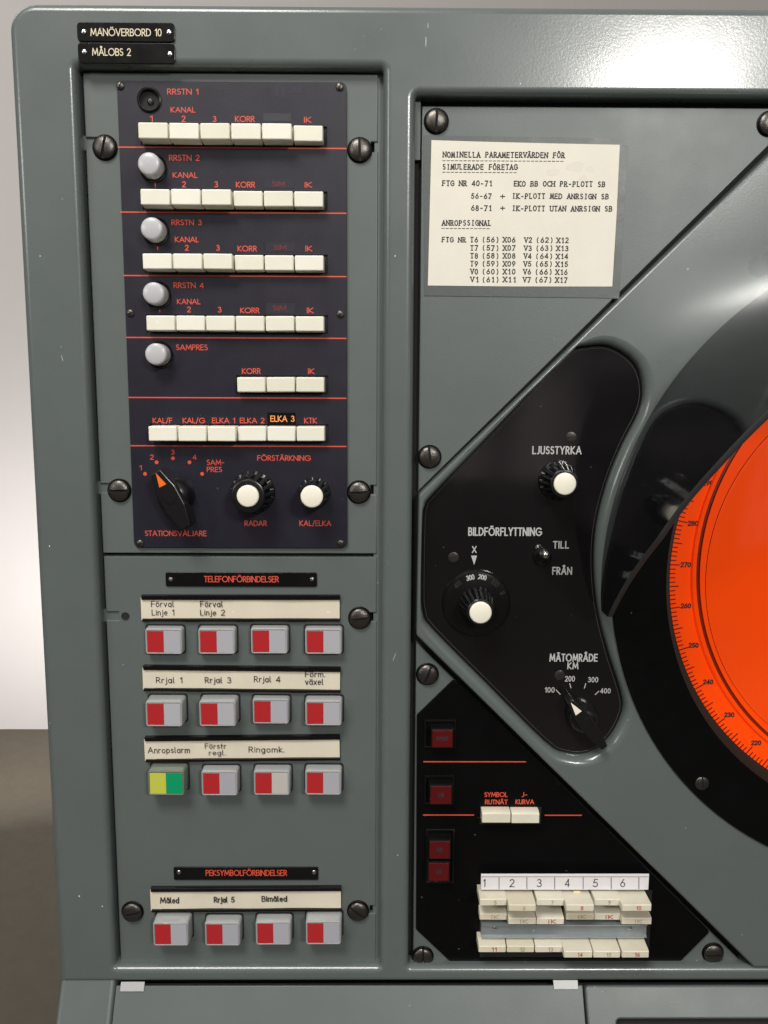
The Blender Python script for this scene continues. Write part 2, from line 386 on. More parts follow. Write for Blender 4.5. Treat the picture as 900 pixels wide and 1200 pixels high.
def text_me(s, W_, H_, wt, mono=False, serif=False, gap=.20, jit=0):
    """stroke lettering filling a W_ x H_ box centred on the origin"""
    vs = []; fs = []; items = []; x = 0
    for ch in s:
        w, st = G[ch]
        if mono:
            pit = .86; k = min(1.0, .60 / w) if w > 0 else 1; off = x + (pit - w * k) / 2
            items.append((off, k, st, w, ch)); x += pit
        else:
            items.append((x, 1, st, w, ch)); x += w + gap
    pts = [(o + k * a[0]) for o, k, st, w, ch in items for l in st for a in l]
    x0, x1 = min(pts), max(pts); wd = wt * H_
    sx_ = (W_ - wd) / max(1e-6, x1 - x0) if x1 - x0 > .05 else H_
    for o, k, st, w, ch in items:
        dy = random.uniform(-jit, jit)
        for l in st:
            path = [((o + k * a[0] - x0) * sx_ - (W_ - wd) / 2, (a[1] + dy) * (H_ - wd) - (H_ - wd) / 2) for a in l]
            if x1 - x0 <= .05: path = [(a[0] - (-(W_ - wd) / 2), a[1]) for a in path]
            ribbon(path, wd, vs, fs)
            if serif and ch.isalnum() and ch not in 'OCGSQ023456889':
                for e_, nb in ((l[0], l[1]), (l[-1], l[-2])):
                    if abs(e_[1] - round(e_[1])) < .02 and abs(nb[1] - e_[1]) > .25:
                        cxx = (o + k * e_[0] - x0) * sx_ - (W_ - wd) / 2; cyy = (e_[1] + dy) * (H_ - wd) - (H_ - wd) / 2; q_ = .13 * sx_
                        ribbon([(cxx - q_, cyy), (cxx + q_, cyy)], wd * .8, vs, fs)
    return vs, fs
def text(s, x0, x1, y0, y1, h, m, parent, wt=.14, mono=False, serif=False, gap=.20, name='lettering', roll=0, jit=0):
    """letter s so that its cap-height box covers the given pixels' place on the plane h"""
    a = P(x0, (y0 + y1) / 2, h); b = P(x1, (y0 + y1) / 2, h); c = P((x0 + x1) / 2, y0, h); d = P((x0 + x1) / 2, y1, h)
    vs, fs = text_me(s, b[0] - a[0], c[1] - d[1], wt, mono, serif, gap, jit)
    return on(parent, (a[0] + b[0]) / 2, (c[1] + d[1]) / 2, h + .00012, name, mesh(name, vs, fs, m, 0), roll)
def prect(x0, y0, x1, y1, h):
    a, b = P(x0, (y0 + y1) / 2, h), P(x1, (y0 + y1) / 2, h); c, d = P((x0 + x1) / 2, y0, h), P((x0 + x1) / 2, y1, h)
    return a[0], d[1], b[0], c[1]
def label_rect(name, x0, y0, x1, y1, h, t, m, parent=None, r=0, label=None, bev=0):
    X0, Z0, X1, Z1 = prect(x0, y0, x1, y1, h)
    return plate(name, [rect(X0, Z0, X1, Z1)], h, h + t, m, bev, r, parent=parent, label=label)
def line(px0, px1, py0, py1, h, wpx, m, parent):
    a = P(px0, py0, h); b = P(px1, py1, h); zc = (a[1] + b[1]) / 2; w = wpx * .52 * MM
    me = mesh('printed_line', [(-(b[0] - a[0]) / 2, -w / 2, 0), ((b[0] - a[0]) / 2, -w / 2, 0), ((b[0] - a[0]) / 2, w / 2, 0), (-(b[0] - a[0]) / 2, w / 2, 0)], [(0, 1, 2, 3)], m, 0)
    return on(parent, (a[0] + b[0]) / 2, zc, h + .0001, 'printed_line', me)

# ------------------------------------------------------------------ screws
def slotted(name, r, hh, slot, m='screw', depth=None):
    """domed screw head cut in two by a slot, standing on a low washer"""
    depth = depth or hh * .55; vs = []; fs = []
    def zf(x, y): 
        q_ = min(1, (x * x + y * y) / (r * r)); return hh * (.38 + .62 * math.sqrt(max(0, 1 - q_ * .97)))
    for s in (1, -1):
        b = len(vs); NR, NC = 7, 12
        for i in range(NR):
            y = slot / 2 + (r - slot / 2) * (math.sin(i / (NR - 1) * math.pi / 2)) * .999
            hw = math.sqrt(max(1e-10, r * r - y * y))
            for j in range(NC):
                x = -hw * math.cos(math.pi * j / (NC - 1)); vs.append((x, s * y, zf(x, y)))
        for i in range(NR - 1):
            for j in range(NC - 1):
                f = (b + i * NC + j, b + i * NC + j + 1, b + (i + 1) * NC + j + 1, b + (i + 1) * NC + j); fs.append(f if s > 0 else f[::-1])
        # slot wall
        c = len(vs)
        for j in range(NC): vs.append((vs[b + j][0], s * slot / 2, hh - depth))
        for j in range(NC - 1):
            f = (c + j, c + j + 1, b + j + 1, b + j); fs.append(f if s > 0 else f[::-1])
        # rim skirt
        ring = [b + i * NC for i in range(NR)] + [b + i * NC + NC - 1 for i in range(NR - 1, -1, -1)]
        c = len(vs)
        for v in ring: vs.append((vs[v][0], vs[v][1], -.0002))
        for k in range(len(ring) - 1):
            f = (ring[k], ring[k + 1], c + k + 1, c + k); fs.append(f if s < 0 else f[::-1])
    c = len(vs); L = r * .999
    vs += [(-L, -slot / 2, hh - depth), (L, -slot / 2, hh - depth), (L, slot / 2, hh - depth), (-L, slot / 2, hh - depth)]; fs.append((c, c + 1, c + 2, c + 3))
    mi = [0] * len(fs)
    for q_, f in enumerate(fs):
        if min(vs[v][2] for v in f) >= hh - depth - 1e-9 and max(abs(vs[v][1]) for v in f) <= slot / 2 + 1e-9: mi[q_] = 1  # slot walls and floor coloured dark, as shade inside the slot
    return mesh(name, vs, fs, [m, 'cavity'], 40, mi=mi)
big_screw = slotted('screw', 6.4 * MM, 3.4 * MM, 1.5 * MM)
mid_screw = slotted('screw', 4.4 * MM, 1.8 * MM, 1.0 * MM)
tiny_screw = slotted('screw', 2.2 * MM, 1.3 * MM, .5 * MM)
washer_me = lathe('washer', [(7.3 * MM, 0), (7.3 * MM, .5 * MM), (6.9 * MM, .8 * MM), (0.0001, .8 * MM)], 'black', 28)
def screw_at(px, py, h, me=None, roll=90, washer=True, hh=3.4):
    me = me or big_screw
    x, z = P(px, py, h + hh * .6 * MM)
    o = put('screw', me, x, z, h + (.5 * MM if washer else 0), roll=roll)
    if washer: sub('washer', washer_me, 0, 0, -.5 * MM, o)
    return o

# ------------------------------------------------------------------ setting
fl = mesh('floor', [(-12, -12, 0), (12, -12, 0), (12, 2.53, 0), (-12, 2.53, 0)], [(0, 1, 2, 3)], 'floor', 0)
o = bpy.data.objects.new('floor', fl); COL.objects.link(o); o['kind'] = 'structure'
wv = [(-12, 2.53, -.02), (12, 2.53, -.02), (12, 2.53, 5), (-12, 2.53, 5), (-12, 2.73, -.02), (12, 2.73, -.02), (12, 2.73, 5), (-12, 2.73, 5)]
wm_ = mesh('wall', wv, [(0, 1, 2, 3), (5, 4, 7, 6), (3, 2, 6, 7), (0, 3, 7, 4), (1, 5, 6, 2)], 'wall', 0)
o = bpy.data.objects.new('wall', wm_); COL.objects.link(o); o['kind'] = 'structure'

# ------------------------------------------------------------------ console housing
HF = 8 * MM      # face of the outer frame
HC = 10 * MM     # face of the scope casting
XL = P(18, 200, 3 * MM)[0] * .5 + P(76, 1130, 3 * MM)[0] * .5; ZT = P(450, 10, 3 * MM)[1]
XR = .62
ZB = P(450, 1152, HF)[1]
XOL = (P(88, 120, HF)[0] + P(134, 1100, HF)[0]) / 2; XOR = (P(449, 100, HF)[0] + P(446, 1100, HF)[0]) / 2
ZO = P(270, 78, HF)[1]; ZOB = P(300, 1134, HF)[1]
XSL = (P(485, 200, HF)[0] + P(480, 1100, HF)[0]) / 2; ZS = P(700, 112, HF)[1]
outer = rounded([(XL, ZB), (XR, ZB), (XR, ZT), (XL, ZT)], [0, 0, 15 * MM, 15 * MM], 10)
hole1 = rounded(rect(XOL, ZOB, XOR, ZO), 2 * MM, 3)
hole2 = rounded(rect(XSL, ZOB, XR - .03, ZS), 2 * MM, 3)
frame = plate('frame', [outer, hole1, hole2], -.03, HF, 'frame', bev=4.5 * MM, seg=10)
# body of the cabinet behind the frame, its side and top flush inside the rolled edge
ins = 1.0 * MM
body = plate('cabinet_body', [rounded([(XL + ins, .62), (XR - ins, .62), (XR - ins, ZT - ins), (XL + ins, ZT - ins)], [0, 0, 14 * MM, 14 * MM], 10)], -.48, -.0305, 'frame')
back = plate('inner_backing', [rect(XL + .02, ZB + .004, XR - .02, ZT - .02)], -.030, -.0045, 'cavity')
# flange of the frame seen in the gaps beside the plates
gx0, gz0, gx1, gz1 = prect(444, 90, 449, 1135, -2 * MM)
plate('frame_flange', [rect(XOR - 5 * MM, ZOB - .001, XOR + 1 * MM, ZO + .001)], -.0045, -1 * MM, 'plate')
plate('frame_flange', [rect(XSL - 1 * MM, P(490, 187, 0)[1], XSL + 3.2 * MM, ZS + .001)], -.0045, -.5 * MM, 'plate')
# chipped paint at the top left corner
cx_, cz_ = P(36, 9, 5 * MM)
cv = [(-4.6, 0), (-3, 1.1), (1, 1.5), (4.2, 1.0), (4.6, -.6), (2.2, -1.5), (-1.5, -1.3), (-3.6, -1.1)]
def surf_chip(px, py, pts, m, h, k=1.0):
    X, Z = P(px, py, h)
    vs, fs = slab([[(a * MM * k, b * MM * k) for a, b in pts]], .15 * MM, 0)
    return on(frame, X, Z, h, 'paint_chip', mesh('paint_chip', vs, fs, m, 0))
ch = surf_chip(36, 9.5, cv, 'chip', 5.9 * MM, .62); ch.matrix_basis = ch.matrix_basis @ Matrix.Rotation(R(-42), 4, 'X')

# name plates on the top edge
def nameplate(x0, y0, x1, y1, h, s, tx0, tx1, ty0, ty1, m, scr, name='nameplate', label=None, rr=2.1, wt=.12):
    pl = label_rect(name, x0, y0, x1, y1, h, 1.0 * MM, 'blackgloss', r=rr * MM, label=label, bev=.25 * MM)
    text(s, tx0, tx1, ty0, ty1, h + 1.0 * MM, m, pl, wt)
    for sx0, sy0 in scr:
        X, Z = P(sx0, sy0, h + 1.5 * MM); on(pl, X, Z, h + 1.0 * MM, 'screw', rivet_me)
    return pl
rivet_me = lathe('screw', [(1.5 * MM, 0), (1.45 * MM, .35 * MM), (1.1 * MM, .75 * MM), (.5 * MM, .95 * MM), (.0001, 1.0 * MM)], 'steel', 12)
nameplate(91, 27, 205, 49.5, HF + .0003, 'MANÖVERBORD 10', 106, 189.5, 33.5, 42.5, 'creamprint', [(98, 37), (198, 37.5)], label='upper black nameplate lettered MANÖVERBORD 10')
nameplate(92, 51, 205.5, 75, HF + .0003, 'MÅLOBS 2', 108, 153.5, 56.5, 65.5, 'creamprint', [(98.5, 60.5), (199, 63)], label='lower black nameplate lettered MÅLOBS 2')

# ------------------------------------------------------------------ left module plates
def notched(x0, z0, x1, z1, nl, nr, dl=8 * MM, dr=4 * MM, nh=2.8 * MM):
    """rectangle with screw slots cut in its left / right edges at the given heights"""
    p = [(x0, z0), (x1, z0)]
    for z in sorted(nr): p += [(x1, z - nh), (x1 - dr, z - nh), (x1 - dr, z + nh), (x1, z + nh)]
    p += [(x1, z1), (x0, z1)]
    for z in sorted(nl, reverse=True): p += [(x0, z + nh), (x0 + dl, z + nh), (x0 + dl, z - nh), (x0, z - nh)]
    return p
XPL = (P(97.5, 86)[0] + P(103, 240)[0] + P(133, 930)[0] + P(141, 1140)[0]) / 4; XPR = (P(442, 90)[0] + P(441, 1140)[0]) / 2
zt = P(270, 85.5)[1]; zm1 = P(280, 648.5)[1]; zm2 = P(280, 652.5)[1]; zb = P(300, 1140)[1]
def zz(px, py, h=0): return P(px, py, h)[1]
up = plate('module_plate', [notched(XPL, zm1, XPR, zt, [zz(120, 167), zz(139, 572)], [zz(425, 172), zz(425, 574)])], -.004, 0, 'plate', bev=.7 * MM, label='upper grey plate carrying the navy key panel')
lo = plate('module_plate', [notched(XPL + .3 * MM, zb, XPR, zm2, [zz(140, 722)], [zz(425, 723), zz(425, 1066)], nh=2.8 * MM)], -.004, 0, 'plate', bev=.7 * MM, label='lower grey plate carrying the phone buttons')
for a, b, rl in ((122, 172, 78), (421.5, 175, 92), (139, 575, 2), (420.5, 577, 4), (421.5, 725, 8), (154.5, 1070, 12), (419.5, 1069, -38)):
    screw_at(a, b, 0, roll=rl)
for zn in (zz(120, 167), zz(139, 572), zz(140, 722)):
    plate('frame_flange', [rect(XOL - .5 * MM, zn - 4 * MM, XPL + 9 * MM, zn + 4 * MM)], -.0042, -1.4 * MM, 'plate')
# the one empty screw hole, a ragged dark opening with a nut inside
X, Z = P(147, 722, 0)
put('screw_hole', lathe('screw_hole', [(2.6 * MM, .35 * MM), (2.2 * MM, .3 * MM), (1.9 * MM, .1 * MM), (.0001, .1 * MM)], 'cavity', 14), X, Z, 0, label='empty screw hole left of the phone buttons')

# ------------------------------------------------------------------ navy panel
HN = 2.0 * MM
nx0 = (P(136, 92, HN)[0] + P(158, 642, HN)[0]) / 2; nx1 = (P(406, 98, HN)[0] + P(407, 642, HN)[0]) / 2
nz1 = P(270, 95, HN)[1]; nz0 = P(280, 642, HN)[1]
KH_out, KH_in = 12 * MM, 8.5 * MM
rows = [  # face top, face bottom, left face edge, states (1 = standing out)
    (145.5, 161.5, 160, [1, 1, 1, 1, 1, 0], 6), (222, 240, 163, [1, 1, 1, 0, 0, 0], 6), (297.5, 315.5, 166.5, [1, 1, 1, 0, 0, 0], 6), (371, 387, 170.5, [0] * 6, 6),
    (442.5, 458.5, 278, [0] * 3, 3), (500.5, 516.5, 175, [1, 1, 1, 0, 0, 0], 6)]
xr_slot = P(382.5, 300, HN)[0]
x_l = sum(P(l, (a + b) / 2, 10 * MM)[0] for a, b, l, s, n in rows if n == 6) / 5 + .3 * MM
pitch = (xr_slot - .9 * MM - x_l) / 6
KW, KHT = pitch - .55 * MM, 8.9 * MM
holes = []; keyrows = []
for a, b, l, st, n in rows:
    zc = P(270, (a + b) / 2, (KH_out if st[0] else KH_in))[1]
    x0 = x_l + pitch * (6 - n)
    holes.append(rect(x0 - 1.0 * MM, zc - KHT / 2 - 1.0 * MM, xr_slot + .6 * MM, zc + KHT / 2 + 1.0 * MM)); keyrows.append((x0, zc, st, n))
sock = P(175, 117, HN)
holes.append(disc(6.3 * MM, 28, *sock))
navy = plate('key_panel', [rounded(rect(nx0, nz0, nx1, nz1), 3.5 * MM)] + holes, .0002, HN, 'navy', bev=.25 * MM, label='navy blue panel with orange lettering')
for hl in holes[:-1]:
    xs = [p[0] for p in hl]; zs = [p[1] for p in hl]
    plate('key_slot', [rect(min(xs) - .4 * MM, min(zs) - .4 * MM, max(xs) + .4 * MM, max(zs) + .4 * MM)], .0001, .0008, 'cavity')
def keycap(name, w, hgt, d, m, taper=.05):
    p = rounded(rect(-w / 2, -hgt / 2, w / 2, hgt / 2), .7 * MM, 3)
    vs, fs = slab([p], d, .7 * MM, 3)
    vs = [(x * (1 - taper * .3 * z / d), y * (1 - taper * 1.2 * z / d), z) for x, y, z in vs]
    return mesh(name, vs, fs, m, 35)
key_out = keycap('key', KW, KHT + .4 * MM, KH_out - .001, 'cream'); key_in = keycap('key', KW, KHT + .3 * MM, KH_in - .001, 'cream')
for x0, zc, st, n in keyrows:
    for i in range(n):
        out = st[i]
        put('key', key_out if out else key_in, x0 + pitch * (i + .5), zc + random.uniform(-.1, .1) * MM, .001, roll=random.uniform(-.5, .5))
for x0p, x1p, y0, y1 in ((138, 406, 172, 174.5), (141, 406, 248, 250.5), (144.5, 406, 322.3, 324.8), (148, 406, 395, 397), (150.5, 406, 465.5, 467), (153, 406, 522.5, 523)):
    line(x0p, x1p, (y0 + y1) / 2, (y0 + y1) / 2, HN, 1.35, 'orange', navy)
T = [('RRSTN 1', 196, 232.5, 104, 111), ('KANAL', 200, 229, 125.5, 132), ('1', 176, 179, 135.5, 143), ('2', 213, 217.5, 135.5, 143), ('3', 249.5, 253.7, 136, 143), ('KORR', 275.5, 298.5, 136, 143), ('IK', 356.3, 365, 137, 144),
     ('RRSTN 2', 198, 234, 181.5, 188.5), ('KANAL', 202.5, 231.5, 202, 208.5), ('1', 179.3, 182.5, 212.5, 220), ('2', 213.5, 218, 212.5, 219.7), ('3', 251.3, 255.6, 212.5, 219.7), ('KORR', 276.5, 299, 213, 220), ('IK', 357, 365.7, 213.3, 220),
     ('RRSTN 3', 201, 236.5, 257.5, 264), ('KANAL', 205, 233, 277.5, 284), ('1', 182, 185.3, 286.5, 293.5), ('2', 216.8, 221.2, 287, 293.8), ('3', 253.4, 257.6, 287, 294), ('KORR', 278.5, 301, 288, 294.7), ('IK', 358, 366, 288, 294.7),
     ('RRSTN 4', 203.5, 239, 331, 337.7), ('KANAL', 207.5, 235, 350.3, 356.6), ('1', 184.5, 187.7, 359.5, 366), ('2', 219.3, 223.7, 359.3, 366), ('3', 255.4, 259.6, 359.5, 366.3), ('KORR', 281.5, 304, 360.5, 367), ('IK', 359.6, 367.5, 360.5, 367.2),
     ('SAMPRES', 206.5, 243.5, 403.6, 410.4), ('KORR', 283.5, 305.5, 431.5, 438.2), ('IK', 361, 368.6, 431.7, 438.3),
     ('KAL/F', 179, 202, 489.5, 496), ('KAL/G', 214, 240.5, 489.5, 496), ('ELKA 1', 248.5, 275.5, 489.5, 496), ('ELKA 2', 281, 310, 489.5, 496), ('KTK', 356.5, 371.5, 489.5, 496.2),
     ('1', 163.4, 166.2, 545.3, 551.2), ('2', 175.9, 180.3, 532.6, 538.7), ('3', 200.6, 204.7, 527, 532.9), ('4', 225.8, 230.2, 532.8, 538.7), ('SAM-', 242.4, 262.6, 538.6, 545), ('PRES', 242.4, 260.2, 547, 553.2),
     ('FÖRSTÄRKNING', 301.5, 364.5, 533.5, 540), ('RADAR', 286.7, 312.8, 609.9, 616.4), ('KAL/ELKA', 350.9, 388.2, 609.9, 616.4), ('STATIONSVÄLJARE', 170, 242, 621.8, 628.2)]
for s, a, b, c, d in T: text(s, a, b, c, d, HN, 'orange', navy, .135)
dot_me = lathe('printed_dot', [(1.15 * MM, 0), (.00001, 0.00001)], 'orange', 14)
for a, b in ((170, 555.3), (183.6, 541.7), (202.7, 537), (222.1, 541.7), (236.9, 555.3)):
    X, Z = P(a, b, HN); on(navy, X, Z, HN + .0001, 'printed_dot', dot_me)
# overlaid labels above the fifth key
for x0, y0, x1, y1, tx in ((310, 208.5, 343.5, 220.5, (319, 334, 212.5, 218.7)), (312, 284, 345.5, 294.5, (321, 336, 287, 293)), (312, 355, 345.5, 367.5, (320, 336, 358, 364.3))):
    g_ = label_rect('stuck_label', x0, y0, x1, y1, HN, .12 * MM, 'ghost', parent=navy); text('SIM', *tx, HN + .12 * MM, 'orange2', navy, .14)
label_rect('stuck_label', 313.5, 483.5, 346.5, 497.8, HN, .2 * MM, 'blackgloss', parent=navy); text('ELKA 3', 316.8, 345.2, 487, 494.3, HN + .2 * MM, 'amber', navy, .14)
label_rect('tape_residue', 308.5, 132.8, 341, 142, HN, .1 * MM, 'smudge', parent=navy)
for a, b, c, d in ((322, 100, 327, 113), (329, 101, 333.5, 115), (341, 101, 353, 109)): label_rect('tape_residue', a, b, c, d, HN, .04 * MM, 'ghost', parent=navy)
# pencil scratch at the right edge
vs, fs = [], []
pa = [P(a, b, HN) for a, b in ((388, 208.5), (393, 213), (399, 218), (403, 223.5))]; c0 = pa[0]
ribbon([(p[0] - c0[0], p[1] - c0[1]) for p in pa], .4 * MM, vs, fs); on(navy, c0[0], c0[1], HN + .0001, 'scratch', mesh('scratch', vs, fs, 'ink', 0))
for a, b, rl in ((140.5, 100, 70), (398, 101.5, 60), (152.5, 367, 20), (399, 368.3, 30), (164, 637, 40), (399.5, 637, 30)):
    screw_at(a, b, HN, tiny_screw, rl, washer=False, hh=1.3)
# dark slots left & right ends under lamp: indicator lamps
bez_me = lathe('bezel', [(8.0 * MM, 0), (8.0 * MM, 1.2 * MM), (7.5 * MM, 1.8 * MM), (6.9 * MM, 1.8 * MM), (6.9 * MM, .3 * MM), (.0001, .3 * MM)], 'blackgloss', 32)
dome_me = lathe('indicator_lamp', [(6.5 * MM, .0), (6.4 * MM, 9.4 * MM), (6.25 * MM, 10.1 * MM), (5.8 * MM, 10.7 * MM), (5.1 * MM, 11.0 * MM), (2.8 * MM, 11.3 * MM), (.0001, 11.5 * MM)], 'dome', 36, 50)
xs_l = [P(a, b, 13 * MM)[0] for a, b in ((173.5, 191.5), (177.5, 267.5), (179.5, 343.5), (182.5, 415))]; lampx = sum(xs_l) / 4
for (a, b) in ((173.5, 191.5), (177.5, 267.5), (179.5, 343.5), (182.5, 415)):
    X, Z = P(a, b, 13 * MM); o = put('indicator_lamp', dome_me, (X + lampx) / 2, Z, HN)
    sub('bezel', bez_me, 0, 0, 0, o)
so = put('lamp_socket', lathe('lamp_socket', [(6.9 * MM, 0), (6.9 * MM, 1.0 * MM), (6.2 * MM, 1.3 * MM), (5.7 * MM, 1.0 * MM), (5.7 * MM, -1.6 * MM), (5.0 * MM, -1.75 * MM), (.0001, -1.75 * MM)], ['blackgloss', 'cavity'], 32, mi=[0, 0, 1, 1, 1, 1]), sock[0], sock[1], HN, label='open lamp socket with its white cap missing')
sub('contact', lathe('contact', [(1.9 * MM, -1.75 * MM), (1.9 * MM, -1 * MM), (1.1 * MM, -.4 * MM), (.0001, -.3 * MM)], 'screw', 14), .2 * MM, -.3 * MM, 0, so)

# ------------------------------------------------------------------ knobs
def knob(bx, by, h, r0, r1, ht, rc, cap_px, name='knob', label=None, nf=16, skirt=None, rot=0):
    """fluted knob leaning nowhere: axis through the cap's centre"""
    X, Z = P(cap_px[0], cap_px[1], h + ht + 1.2 * MM)
    pr = [(r0 * 1.02, 0), (r0 * 1.02, 1.0 * MM), (r0, 1.6 * MM), (r0 * .985, 2.4 * MM)]
    f0 = len(pr)
    pr += [(r0 * .985, 3 * MM), (r0 + (r1 - r0) * .5, ht * .55), (r1, ht - 2.2 * MM)]
    f1 = len(pr) - 1
    pr += [(r1 * .99, ht - 1.2 * MM), (r1 * .95, ht - .3 * MM), (r1 * .88, ht), (rc * 1.12, ht), (rc * 1.06, ht - .6 * MM), (.0001, ht - .6 * MM)]
    me = lathe(name, pr, 'knob', nf * 8, 28, flute=(f0, f1, nf, .19))
    o = put(name, me, X, Z, h, roll=rot, label=label)
    sub('cap', lathe('cap', [(rc, ht - .7 * MM), (rc, ht + .5 * MM), (rc * .96, ht + 1.0 * MM), (rc * .85, ht + 1.25 * MM), (.0001, ht + 1.3 * MM)], 'cap', 40, 50), 0, 0, 0, o)
    return o
knob(297, 577, HN, 13.2 * MM, 10.2 * MM, 21 * MM, 6.5 * MM, (290.2, 581.6), label='large fluted knob above RADAR')
knob(368, 576, HN, 9.6 * MM, 7.5 * MM, 21 * MM, 6.6 * MM, (365.3, 582), label='small fluted knob above KAL/ELKA', nf=13)

def rotary(px, py, h, ang, L0, L1, wtip, wmid, rb, ht, m, mark, label, knobm='knob'):
    """selector with a bar handle across a round base; ang is where it points, measured from straight up"""
    X, Z = P(px, py, h)
    base = lathe('rotary_switch', [(rb, 0), (rb, 2.0 * MM), (rb * .96, 5 * MM), (rb * .86, 8.2 * MM), (rb * .68, 10.3 * MM), (rb * .4, 11.4 * MM), (.0001, 11.8 * MM)], knobm, 40, 40)
    o = put('rotary_switch', base, X, Z, h, roll=ang, label=label)
    out = rounded([(-wmid, -L1 * .35), (-wtip * 1.0, -L1), (wtip * 1.0, -L1), (wmid, -L1 * .35), (wmid, L0 * .3), (wtip, L0), (-wtip, L0), (-wmid, L0 * .3)], .8 * MM, 3)
    vs, fs = slab([out], ht, .6 * MM, 2)
    sub('handle', mesh('handle', vs, fs, knobm, 35), 0, 0, .5 * MM, o)
    b = L0 * .97; a = L0 * .97 - 8.6 * MM
    sub('pointer', mesh('pointer', [(0, b, ht + .65 * MM), (-2.3 * MM, a, ht + .65 * MM), (2.3 * MM, a, ht + .65 * MM), (0, b, ht + .2 * MM), (-2.3 * MM, a, ht + .2 * MM), (2.3 * MM, a, ht + .2 * MM)], [(0, 1, 2), (3, 5, 4), (0, 3, 4, 1), (1, 4, 5, 2), (2, 5, 3, 0)], mark, 0), 0, 0, 0, o)
    sub('screw_cover', lathe('screw_cover', [(3.4 * MM, ht + .5 * MM), (3.4 * MM, ht + .75 * MM), (2.9 * MM, ht + .8 * MM), (.0001, ht + .65 * MM)], knobm, 24), 0, 0, 0, o)
    return o
M['markorange'] = mat('orange_pointer', (.80, .15, .015), .45)
rotary(207, 580, HN, 27, 17.5 * MM, 19.5 * MM, 3.2 * MM, 6.2 * MM, 11.4 * MM, 17 * MM, 'knob', 'markorange', 'black selector with orange pointer above STATIONSVÄLJARE')

# ------------------------------------------------------------------ telephone part
nameplate(194.5, 670.5, 371.5, 687, .0001, 'TELEFONFÖRBINDELSER', 239.2, 326.8, 675, 682.3, 'orange', [(200, 679), (365.5, 679)], rr=1.0, label='black title strip lettered TELEFONFÖRBINDELSER', wt=.13)
nameplate(204, 1015.5, 373, 1030.3, .0001, 'PEKSYMBOLFÖRBINDELSER', 241, 336.5, 1019.3, 1026.3, 'orange', [(209.5, 1022.5), (368, 1022.5)], rr=1.0, label='black title strip lettered PEKSYMBOLFÖRBINDELSER', wt=.13)
def holder(x0, x1, ya, yb, words, label, rl, wt=.12, bold=False):
    hx0, hz0, hx1, hz1 = prect(x0, ya, x1, yb, 2 * MM)
    w, hg = hx1 - hx0, hz1 - hz0; cx, cz = (hx0 + hx1) / 2, (hz0 + hz1) / 2
    # channel: back plate with rolled lips above and below
    def strip_prof():
        lip = 2.9 * MM
        sec = [(-hg / 2, 0), (-hg / 2, 2.2 * MM), (-hg / 2 + .5 * MM, 2.7 * MM), (-hg / 2 + lip * .6, 2.5 * MM), (-hg / 2 + lip * .65, 1.0 * MM), (-hg / 2 + lip * .2, 1.2 * MM), (-hg / 2 + lip * .2, .6 * MM),
               (hg / 2 - lip * .2, .6 * MM), (hg / 2 - lip * .2, 1.2 * MM), (hg / 2 - lip, 1.0 * MM), (hg / 2 - lip, 2.6 * MM), (hg / 2 - .5 * MM, 3.0 * MM), (hg / 2, 2.4 * MM), (hg / 2, 0)]
        vs = [(s * w / 2, y, z) for s in (-1, 1) for y, z in sec]; n = len(sec)
        fs = [(i, i + 1, n + i + 1, n + i) for i in range(n - 1)]
        return vs, [f[::-1] for f in fs]
    vs, fs = strip_prof(); o = put('label_holder', mesh('label_holder', vs, fs, 'blackgloss', 40), cx, cz, 0, roll=rl)
    # the paper slip, a little bowed
    vs = []; fs = []; n = 16; sh = hg - 5.0 * MM
    for i in range(n + 1):
        x = -w / 2 - .9 * MM + (w + .6 * MM) * i / n; zb_ = 1.25 * MM + .25 * MM * math.sin(i * .9)
        y0 = -sh / 2 - .5 * MM; y1 = sh / 2 - .5 * MM
        if i == 0: y0 -= 1.3 * MM; y1 += 1.3 * MM
        vs += [(x, y0, zb_), (x, y1, zb_)]
        if i: fs.append((2 * i - 2, 2 * i, 2 * i + 1, 2 * i - 1))
    p = put('paper_slip', mesh('paper_slip', vs, fs, 'slip'), cx, cz, 0, roll=rl, label=label)
    for s, a, b, c, d in words: text(s, a, b, c, d, 1.6 * MM, 'ink', p, .165 if bold else wt, roll=rl * .4, jit=0 if bold else .02, gap=.24)
holder(166.5, 398.5, 697.3, 728.5, [('Förval', 177, 203.8, 704, 711.3), ('Linje 1', 177.8, 204.2, 714.2, 721.2), ('Förval', 234.6, 261, 704, 711.3), ('Linje 2', 234.6, 263.7, 714.2, 721.2)], 'cream slip lettered Förval Linje 1 and Förval Linje 2', .1)
holder(168.5, 399, 780.8, 811, [('Rrjal 1', 182.8, 213.6, 793.4, 800.6), ('Rrjal 3', 240, 271, 793.3, 800.5), ('Rrjal 4', 297.6, 328.7, 792.3, 799.4), ('Förm.', 357.5, 381.2, 786.6, 793.3), ('växel', 357.5, 378.9, 795.0, 802.4)], 'cream slip lettered Rrjal 1, Rrjal 3, Rrjal 4 and Förm. växel', -.5)
holder(170.5, 398.5, 862.3, 892.3, [('Anropslarm', 173, 222.5, 875.3, 882.5), ('Förstr', 240, 265, 871, 877.3), ('regl.', 244.7, 264.5, 879, 885), ('Ringomk.', 291.4, 333.4, 874.7, 881.7)], 'cream slip lettered Anropslarm, Förstr regl. and Ringomk.', .6)
holder(177.5, 400, 1039.5, 1068.5, [('Måled', 187.5, 210, 1051.3, 1058.7), ('Rrjal 5', 250.5, 275, 1050.7, 1057.7), ('Bimåled', 306.5, 336.5, 1049.7, 1056.7)], 'cream slip lettered Måled, Rrjal 5 and Bimåled', .3, bold=True)
